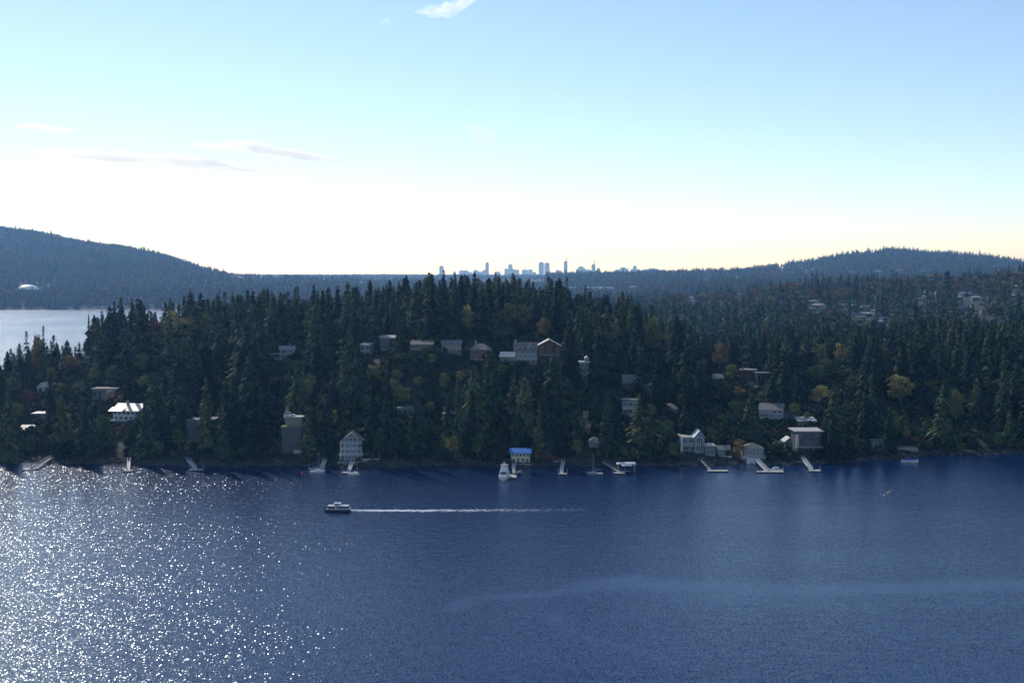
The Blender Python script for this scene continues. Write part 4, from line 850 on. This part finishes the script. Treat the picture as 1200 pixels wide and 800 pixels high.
# clearings: the cliff, the lawn on the left slope, garden openings
def inbox(x0, x1, y0, y1): return (u0 > x0) & (u0 < x1) & (v0 > y0) & (v0 < y1)
for bx_, k in (((474, 562, 422, 492), .78), ((322, 340, 436, 478), .97), ((40, 130, 430, 475), .5), ((850, 900, 446, 470), .6), ((20, 120, 480, 520), .35), ((560, 700, 428, 470), .3)):
    ok &= ~(inbox(*bx_) & (rng.random(len(gx)) < k))
ok &= ~((u0 > 318) & (u0 < 345) & (v0 > 478) & (v0 < 545) & (v0 - H * F / gy < 478))
# the skyline of the photograph: trees must not stand above it
SKL = tab([-60,408, 0,404, 25,392, 60,396, 85,396, 98,384, 108,368, 130,355, 160,346, 250,346, 340,341, 420,335, 480,330, 520,324, 640,326, 700,336, 735,345, 760,355, 785,368, 810,385, 830,396, 855,400, 880,392, 930,386, 1000,381, 1100,376, 1260,372])
slk = np.interp(u0, *SKL) + rng.uniform(-9, 14, len(gx)); Hmax = (proj(gx, gy, gz)[1] - slk) * gy / F
ok &= Hmax > 9; H = np.minimum(H, Hmax)
gx, gy, gz, H, kind = [q[ok] for q in (gx, gy, gz, H, kind)]
# conspicuous trees, read from the photograph: (px, top, base, width px)
HERO = [(487,454,536,26,0),(525,446,528,22,3),(536,443,530,22,2),(553,456,534,24,3),(580,418,505,32,2),(437,438,536,30,0),(456,444,534,26,5),(520,316,400,18,6),(581,318,392,16,1),(664,322,400,18,1),(632,466,538,18,3),(642,470,538,16,3),(680,456,520,22,2),
        (712,460,534,26,2),(668,375,448,34,2),(700,386,470,36,2),(770,412,490,28,2),(975,492,542,22,5),(993,492,540,20,5),(300,450,540,30,0),(276,440,532,32,2),(362,480,540,20,3),(385,478,540,16,3),(410,380,470,34,2),(350,420,500,34,5),
        (32,386,455,18,1),(52,380,455,16,1),(105,368,440,12,6),(135,352,420,20,0),(155,350,420,16,6),(200,352,430,18,1),(170,470,540,26,0),(100,470,540,34,0),(290,508,541,16,3),(820,430,498,24,4),(805,440,520,24,0),(905,440,490,30,5),
        (880,452,500,20,3),(570,430,500,26,1),(650,400,470,30,4),(1042,470,535,22,3),(1015,440,520,26,0),(750,395,470,24,1),(420,400,480,26,5),(655,440,520,26,0),(242,440,530,30,0),(60,440,520,26,4),(10,452,545,30,2),(185,440,520,28,0)]
hx = []
for a, b, c2_, w_, kd in HERO:
    P = hit_ridge(a, c2_); 
    hx.append((P.x, P.y, P.z, (proj(P.x, P.y, P.z)[1] - b) * P.y / F, kd, w_ * P.y / F / 2))
hx = np.array(hx)
far_from = np.ones(len(gx), bool)
for q in hx: far_from &= np.hypot(gx - q[0], gy - q[1]) > 4.0
gx, gy, gz, H, kind = [q[far_from] for q in (gx, gy, gz, H, kind)]
Wd = np.array(CON_RW)[kind] * H / 28 * rng.uniform(1.05, 1.4, len(gx)) + .3
T = np.stack([np.r_[gx, hx[:, 0]], np.r_[gy, hx[:, 1]], np.r_[gz, hx[:, 2]], np.r_[H, hx[:, 3]], np.r_[kind, hx[:, 4]], np.r_[Wd, hx[:, 5]], np.r_[np.zeros(len(gx)), np.ones(len(hx))]], 1)
# broadleaf trees: (px, top, base, width, colour)
YL, OL, OR, GN, PK, LM, RD = (.48, .40, .13), (.26, .26, .09), (.40, .26, .10), (.11, .18, .05), (.50, .42, .34), (.34, .42, .08), (.28, .12, .07)
BROAD = [(548,357,395,22,YL),(597,352,390,24,OL),(615,354,392,24,OL),(637,372,400,22,OR),(1055,436,480,42,YL),(765,370,410,26,OL),(778,385,420,26,OL),(200,362,392,26,YL),(222,366,395,28,YL),(243,364,392,22,OL),(180,372,398,24,RD),(187,384,408,26,OL),
         (46,388,420,18,OR),(128,455,476,18,PK),(140,462,478,14,OR),(843,402,432,22,OR),(857,424,447,17,LM),(822,418,440,18,OL),(84,414,434,24,OR),(93,446,462,16,OR),(72,448,464,18,OL),(58,509,524,11,LM),(684,480,520,20,PK),(676,514,534,18,OL),(402,428,450,14,PK),
         (407,450,475,14,OL),(1062,498,520,12,OR),(391,478,506,12,LM),(1046,478,520,22,GN),(862,432,448,14,OL),(866,452,468,18,OR),(893,458,478,18,OL),(906,452,480,22,GN),(640,528,541,26,RD),(866,512,536,16,OR),(985,400,428,22,YL),(940,404,430,18,OL),(220,516,532,11,OR),
         (960,402,430,22,OL),(1090,440,475,22,OL),(60,430,455,18,OL),(110,430,450,18,OL),(20,470,495,18,OL),(470,412,426,22,GN),(505,414,428,16,LM),(590,426,438,20,GN),(655,424,440,24,GN),(352,514,532,12,OL),(360,444,470,18,OL),(15,440,465,20,OL),
         (34,455,478,18,RD),(750,500,530,20,GN),(780,490,520,22,GN),(790,515,540,18,GN),(860,470,500,22,GN),(930,470,492,18,OL),(945,482,498,12,OL),(835,500,522,18,GN),(210,500,530,22,GN),(120,486,515,20,GN),(560,505,540,20,GN),(445,500,540,22,GN),(1120,455,500,24,OL),(1160,440,480,24,GN),
         (330,452,466,12,GN),(336,462,476,10,LM),(323,440,452,12,OL),(880,446,456,14,OL),(490,440,455,16,OL),(530,455,470,16,GN),(505,470,486,16,OL),(545,430,446,14,OL)]
for k in range(95):
    u_ = random.uniform(15, 1190); ridge_y = np.interp(u_, [0, 110, 160, 400, 700, 800, 1200], [440, 420, 400, 385, 385, 425, 425]); b_ = ridge_y + (538 - ridge_y) * random.random() ** .8
    h_ = random.uniform(14, 30); w_ = h_ * random.uniform(.6, .95)
    if any(x0 - w_ * .7 < u_ < x1 + w_ * .7 and b_ > y0 and b_ - h_ < y1 for x0, x1, y0, y1, _, _ in RECTS): continue
    BROAD.append((u_, b_ - h_, b_, w_, random.choice((GN, GN, GN, GN, OL, OL, OL, YL))))
bt = []
for a, b, c2_, w_, colr in BROAD:
    P = hit_ridge(a, c2_); bt.append((P.x, P.y, P.z, max(1.6, (proj(P.x, P.y, P.z)[1] - b) * P.y / F), random.randrange(4), w_ * P.y / F / 2, colr, b < c2_ - 14))
# remove random conifers that would hide a conspicuous tree
rm_ = np.zeros(len(T), bool); isr = T[:, 6] == 0; uu, vv = proj(T[:, 0], T[:, 1], T[:, 2]); tt_ = proj(T[:, 0], T[:, 1], T[:, 2] + T[:, 3])[1]
for a, b, c2_, w_, kd in HERO:
    P = hit_ridge(a, c2_); rm_ |= isr & (T[:, 1] < P.y + 1) & (abs(uu - a) < w_ * .42) & (tt_ < c2_ - 18)
for (a, b, c2_, w_, colr), q in zip(BROAD, bt):
    rm_ |= isr & (T[:, 1] < q[1] + 1) & (abs(uu - a) < w_ * .55) & (tt_ < c2_ - 4) & (vv > b)
T = T[~rm_]
print('near conifers', len(T), 'broadleaf', len(bt))
# which show largest: paint silhouettes front to back on a half-size raster
buf = np.zeros((420, 640), bool); order = np.argsort(T[:, 1]); vis = np.zeros(len(T)); visx = np.zeros(len(T)); visy = np.zeros(len(T))
rects_by_y = sorted(RECTS, key=lambda r_: r_[4]); ri = 0
for i in order:
    while ri < len(rects_by_y) and rects_by_y[ri][4] < T[i, 1]:
        x0, x1, y0, y1 = [int(q / 2) for q in rects_by_y[ri][:4]]; buf[max(0, y0):max(0, y1), max(0, x0 + 15):max(0, x1 + 15)] = True; ri += 1
    x, y, z, h, k_, w_ = T[i, :6]; bx, by = proj(x, y, z); ty = proj(x, y, z + h)[1]; wp = w_ * F / y / 2
    r0, r1 = int(ty / 2), int(by / 2)
    for rr in range(max(0, r0), min(419, r1)):
        hw_ = wp * min(1, (rr - ty / 2) / max(1, (by - ty) / 2) * 1.2); c0_, c1_ = int(bx / 2 + 15 - hw_), int(bx / 2 + 15 + hw_) + 1
        if c1_ <= 15 or c0_ >= 615: continue
        seg = buf[rr, max(15, c0_):min(615, c1_)]; n = int((~seg).sum())
        if n: vis[i] += n; visy[i] += n * rr * 2; seg[:] = True
visy = visy / np.maximum(vis, 1)
score = vis.copy(); pick = np.argsort(-score)[:298]; pick = pick[vis[pick] > 3]
solo = np.zeros(len(T), bool); solo[pick] = True
print('solo', solo.sum(), 'visible', (vis > 3).sum())
# labels: nearest landmark, side, rank
ORD = ['nearest', 'second', 'third', 'fourth', 'fifth', 'sixth', 'seventh', 'eighth', 'ninth', 'tenth', 'eleventh', 'twelfth', 'thirteenth', 'fourteenth', 'fifteenth', 'sixteenth', 'seventeenth', 'eighteenth', 'nineteenth', 'twentieth']
def tip(q): return proj(q[0], q[1], q[2] + q[3])
def make_labels(items, noun, adj):
    G = {}; out = [None] * len(items)
    for i, q in enumerate(items):
        px, py = tip(q); cx, cy = px, py + 8
        best = min(LAND, key=lambda L_: math.hypot(L_[1] - cx, (L_[2] - cy)))
        dx, dy = cx - best[1], cy - best[2]
        side = ('left of' if dx < 0 else 'right of') if abs(dx) > abs(dy) else ('above' if dy < 0 else 'below')
        G.setdefault((best[0], side), []).append((math.hypot(dx, dy), i))
    for (nm, side), L_ in G.items():
        L_.sort()
        for k, (d, i) in enumerate(L_):
            if len(L_) == 1: out[i] = '%s %s %s %s' % (adj(items[i]), noun, side, nm)
            elif k == 0: out[i] = '%s %s nearest %s %s' % (adj(items[i]), noun, side, nm)
            else: out[i] = '%s %s %s nearest %s %s' % (adj(items[i]), noun, ORD[min(k, 19)], side, nm)
    return out
CN = ['full dark', 'ragged slender', 'broad drooping', 'narrow dense', 'open-crowned', 'wide dense', 'thin-topped bare-stemmed']
def cadj(q): return ('tall ' if q[3] > 25 else 'short ' if q[3] < 15 else '') + CN[int(q[4])]
solos = T[solo]; labs = make_labels(list(solos), 'conifer', cadj)
protos = {}
for i, tm in enumerate(CONTR): protos[i] = tm
trunk_me = []
for tm in CONTR:
    me = bpy.data.meshes.new('trunk'); me.from_pydata(tm.v, [], tm.f); me.materials.append(M['bark']); trunk_me.append(me)
for q, lab in zip(solos, labs):
    k = int(q[4]); r = thing('conifer', (q[0], q[1], q[2] - .3), random.uniform(0, 6.28), lab, 'conifer', 'conifers on the near hillside')
    s = q[5] / CON_RW[k]; r.scale = (s, s, q[3] / 28)
    cw = bpy.data.objects.new('crown', con_crown[k]); COL.objects.link(cw); cw.parent = r
    tk = bpy.data.objects.new('trunk', trunk_me[k]); COL.objects.link(tk); tk.parent = r
rest = T[~solo]
k = rest[:, 4].astype(int); sxy = rest[:, 5] / np.array(CON_RW)[k]
scatter('conifer_forest', rest[:, :3] - (0, 0, .3), rng.uniform(0, 6.28, len(rest)), sxy, k, LIB_NEAR, 'dense dark conifer forest filling the near hillside behind the nearest trees', 'forest', rest[:, 3] / 28 / sxy)
dtr = []
for i, (v, l, cs) in enumerate(DEC):
    tm = trunk_mb(DEC_H[i] * .75, .3, [c_ for c_ in cs[:14]], .4, i); me = bpy.data.meshes.new('trunk'); me.from_pydata(tm.v, [], tm.f); me.materials.append(M['palebark']); dtr.append(me)
cname = {YL: 'yellow', OL: 'olive', OR: 'orange', GN: 'green', PK: 'pale cream', LM: 'bright lime', RD: 'russet'}
blabs = make_labels(bt, 'X', lambda q: cname[q[6]])
for q, lab in zip(bt, blabs):
    k = q[4]; tree = q[3] > 6; lab = lab.replace(' X', ' broadleaf tree' if tree else ' shrub')
    r = thing('broadleaf_tree' if tree else 'shrub', (q[0], q[1], q[2] - .2), random.uniform(0, 6.28), lab, 'tree' if tree else 'shrub', 'broadleaf trees on the near hillside' if tree else 'shrubs on the near hillside')
    s = q[5] / DEC_R[k] * .95; r.scale = (s, s, q[3] / DEC_H[k])
    cw = bpy.data.objects.new('crown', dec_crown[k]); COL.objects.link(cw); cw.parent = r; cw.color = (*q[6], 1)
    tk = bpy.data.objects.new('trunk', dtr[k]); COL.objects.link(tk); tk.parent = r

# ------------------------------------------------------------------ undergrowth along the near slope
bu = []
v, l, cs = round_arrays(400, 2.4, 2.0, 8, 22, size=.7, zc=.45, sq=.5); LIB_B = lib('undergrowth_kinds', [crown_mesh('undergrowth_kind', v, l, M['conifer']), crown_mesh('undergrowth_kind_b', v, l, M['autumn'])])
bx_, by_ = rng.uniform(-420, 440, 26000), rng.uniform(472, 760, 26000); bz = height(bx_, by_); ub, vb = proj(bx_, by_, bz)
okb = (bz > .7) & (ub > -50) & (ub < 1250) & ~((ub > 474) & (ub < 562) & (vb > 425) & (vb < 480) & (rng.random(26000) < .3)); okb &= allowed(bx_, by_, np.full(26000, 1.8), np.full(26000, 1.5))
bx_, by_, bz = bx_[okb], by_[okb], bz[okb]
scatter('undergrowth', np.stack([bx_, by_, bz], 1), rng.uniform(0, 6.28, len(bx_)), rng.uniform(.6, 2.1, len(bx_)), (rng.random(len(bx_)) < .035).astype(int), LIB_B, 'low dark bushes and ferns covering the forest floor', 'undergrowth')

# shore rocks
r_ = random.Random(5); vs = []; fs = []
for k in range(2200):
    u_ = r_.uniform(-60, 1260); sh = np.interp(u_, *SH); Y = CH * F / (sh - 322); X = (u_ - 600) / F * Y
    Y += float(fbm(X, 0., 22, 3, 5) * 5) + r_.gauss(0, 1.2) + .6; s = r_.uniform(.25, 1.0) * r_.choice((1, 1, 1.6)); z = float(height(X, Y)); o = len(vs)
    if z > 3: continue
    ns, rg = 7, 4
    for j in range(rg):
        for i in range(ns):
            a = 2*math.pi*i/ns; t = (j / (rg - 1)) * math.pi * .92 + .1; q = s * r_.uniform(.75, 1.15); vs.append((X + q*1.3*math.sin(t)*math.cos(a), Y + q*math.sin(t)*math.sin(a), max(z, -.3) + q*.7*math.cos(t)))
    for j in range(rg - 1):
        for i in range(ns): fs.append((o + j*ns + i, o + j*ns + (i+1) % ns, o + (j+1)*ns + (i+1) % ns, o + (j+1)*ns + i))
    fs.append(tuple(o + i for i in range(ns)))
me = bpy.data.meshes.new('shore_rocks'); me.from_pydata(vs, [], fs); me.materials.append(M['rock']); o = bpy.data.objects.new('shore_rocks', me); COL.objects.link(o)
o['kind'] = 'stuff'; o['label'] = 'dark boulders strewn along the shaded waterline'; o['category'] = 'rocks'

# ------------------------------------------------------------------ far woods
def woods(name, label, ulo, uhi, y0, y1, area, hm, decid, clump=1.0, skip=None):
    # random points uniform over the ground of the sector
    n = int((uhi - ulo) / F * (y1 * y1 - y0 * y0) / 2 / area)
    Y = np.sqrt(rng.uniform(y0 * y0, y1 * y1, n)); u = rng.uniform(ulo, uhi, n); X = (u - 600) / F * Y; Z = height(X, Y)
    ok = Z > 1.2; dn = fbm(X, Y, 140, 3, 55); ok &= rng.random(n) < np.clip(.85 + dn * .9, .25, 1)
    X, Y, Z, dn = X[ok], Y[ok], Z[ok], fbm(X[ok], Y[ok], 90, 3, 66)
    h = np.clip(rng.normal(hm, hm * .22, len(X)), hm * .45, hm * 1.6); dec = rng.random(len(X)) < np.clip(decid + dn * 1.1, 0, .95)
    h = np.where(dec, h * .75, h)
    big = FT[(FT[:, 1] > y0 - 50) & (FT[:, 1] < y1 + 50)]
    ok = np.ones(len(X), bool)
    for fx, fy, fr in big: ok &= np.hypot(X - fx, Y - fy) > fr
    bx, by = proj(X, Y, Z); ty = proj(X, Y, Z + h)[1]; wp = h * .17 * F / Y * clump
    for (a0, a1, b0, b1, yy), kk in zip(RC, RK):
        if yy < y0: continue
        ok &= ~((Y < yy) & (bx > a0 - wp) & (bx < a1 + wp) & (ty < (b0 + b1)/2 + .5) & (by > b0) & (rng.random(len(X)) < kk * .85))
    X, Y, Z, h, dec = X[ok], Y[ok], Z[ok], h[ok], dec[ok]
    k = np.where(dec, 4 + rng.integers(0, 3, len(X)), rng.integers(0, 4, len(X)))
    s = np.where(dec, h / 15, h / 28) * clump * 1.15
    print(name, len(X))
    scatter(name, np.stack([X, Y, Z - .5], 1), rng.uniform(0, 6.28, len(X)), s, k, LIB_FAR, label, 'woods', np.full(len(X), 1 / clump / 1.15))
woods('valley_woods', 'dark blue-green conifer woods filling the valley behind the near hill', 600, 1290, 900, 1500, 60, 26, .07)
woods('plateau_woods', 'autumn-tinted mixed woods with scattered houses on the right plateau', 640, 1290, 1500, 2450, 110, 23, .6)
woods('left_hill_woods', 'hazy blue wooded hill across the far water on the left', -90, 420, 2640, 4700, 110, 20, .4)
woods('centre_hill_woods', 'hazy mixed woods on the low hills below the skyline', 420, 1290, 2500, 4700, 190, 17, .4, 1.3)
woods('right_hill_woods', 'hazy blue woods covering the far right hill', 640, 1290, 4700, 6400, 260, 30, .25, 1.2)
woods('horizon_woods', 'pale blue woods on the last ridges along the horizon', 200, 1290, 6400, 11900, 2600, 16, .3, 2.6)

# ------------------------------------------------------------------ clouds
cm = bpy.data.materials.new('cloud_vapour'); cm.use_nodes = True; t = cm.node_tree; t.nodes.remove(t.nodes['Principled BSDF']); pv = t.nodes.new('ShaderNodeVolumePrincipled')
pv.inputs['Density'].default_value = .0032; pv.inputs['Color'].default_value = (1, 1, 1, 1); pv.inputs['Absorption Color'].default_value = (1, 1, 1, 1); pv.inputs['Anisotropy'].default_value = .8; t.links.new(pv.outputs[0], t.nodes['Material Output'].inputs['Volume'])
def cloud(px, py, L, hgt, tilt, label, seed, Y=26000):
    P = at(px, py, Y); r = np.random.default_rng(seed); vs = []; fs = []; n, mm_ = 40, 14; a = L / 2 * Y / F; b = hgt / 2 * Y / F
    for j in range(mm_ + 1):
        ph = -math.pi/2 + math.pi*j/mm_
        for i in range(n):
            th = 2*math.pi*i/n; x, y, z = math.cos(ph)*math.cos(th), math.cos(ph)*math.sin(th), math.sin(ph)
            q = max(.12, 1 + 1.5*float(fbm(x*5 + seed, z*2 + y*2, 1.2, 4, seed))); yy = a * .28 * y * q
            vs.append((a*x*(1 + .1*float(fbm(z*4, x + seed, .7, 2, seed))), yy, b*z*q + b*.5*math.sin(x*3 + seed)))
    for j in range(mm_):
        for i in range(n): fs.append((j*n+i, j*n+(i+1) % n, (j+1)*n+(i+1) % n, (j+1)*n+i))
    me = bpy.data.meshes.new('cloud'); me.from_pydata(vs, [], fs); me.materials.append(cm); me.update(); o = bpy.data.objects.new('cloud', me); COL.objects.link(o); o.location = P; o.rotation_euler = (0, R(tilt), 0)
    tag(o, label, 'cloud')
cloud(175, 188, 280, 10, 5, 'long thin streak of cloud low on the left sky', 1)
cloud(320, 178, 190, 10, 6, 'shorter wisp of cloud just right of the long streak', 2)
cloud(450, 195, 130, 7, 6, 'faint trailing wisp at the right end of the streaks', 6)
cloud(53, 150, 70, 6, 3, 'tiny flat wisp of cloud near the left edge', 3)
cloud(564, 158, 38, 20, 5, 'small oval puff of cloud above the skyline', 4)
cloud(525, 8, 80, 12, -14, 'bright slanting wisp of cloud at the top edge', 5)
cloud(453, 26, 16, 5, 0, 'tiny dot of cloud left of the slanting top wisp', 8)

# ------------------------------------------------------------------ haze
hz = MB().box(-17600, 17600, -1700, 17400, -12, 330).build('haze', 'white'); hz.data.materials.clear()
hm = bpy.data.materials.new('haze_air'); hm.use_nodes = True; t = hm.node_tree; t.nodes.remove(t.nodes['Principled BSDF']); pv = t.nodes.new('ShaderNodeVolumePrincipled')
pv.inputs['Density'].default_value = HAZE_DENSITY; pv.inputs['Color'].default_value = (.26, .53, 1, 1); pv.inputs['Absorption Color'].default_value = (1, 1, 1, 1); pv.inputs['Anisotropy'].default_value = .5
t.links.new(pv.outputs[0], t.nodes['Material Output'].inputs['Volume']); hz.data.materials.append(hm); hz['kind'] = 'stuff'; hz['label'] = 'thin blue haze filling the air over the inlet'; hz['category'] = 'haze'

for o in bpy.data.objects:
    if 'label' in o and not 4 <= len(o['label'].split()) <= 16: print('LABEL', len(o['label'].split()), o['label'])
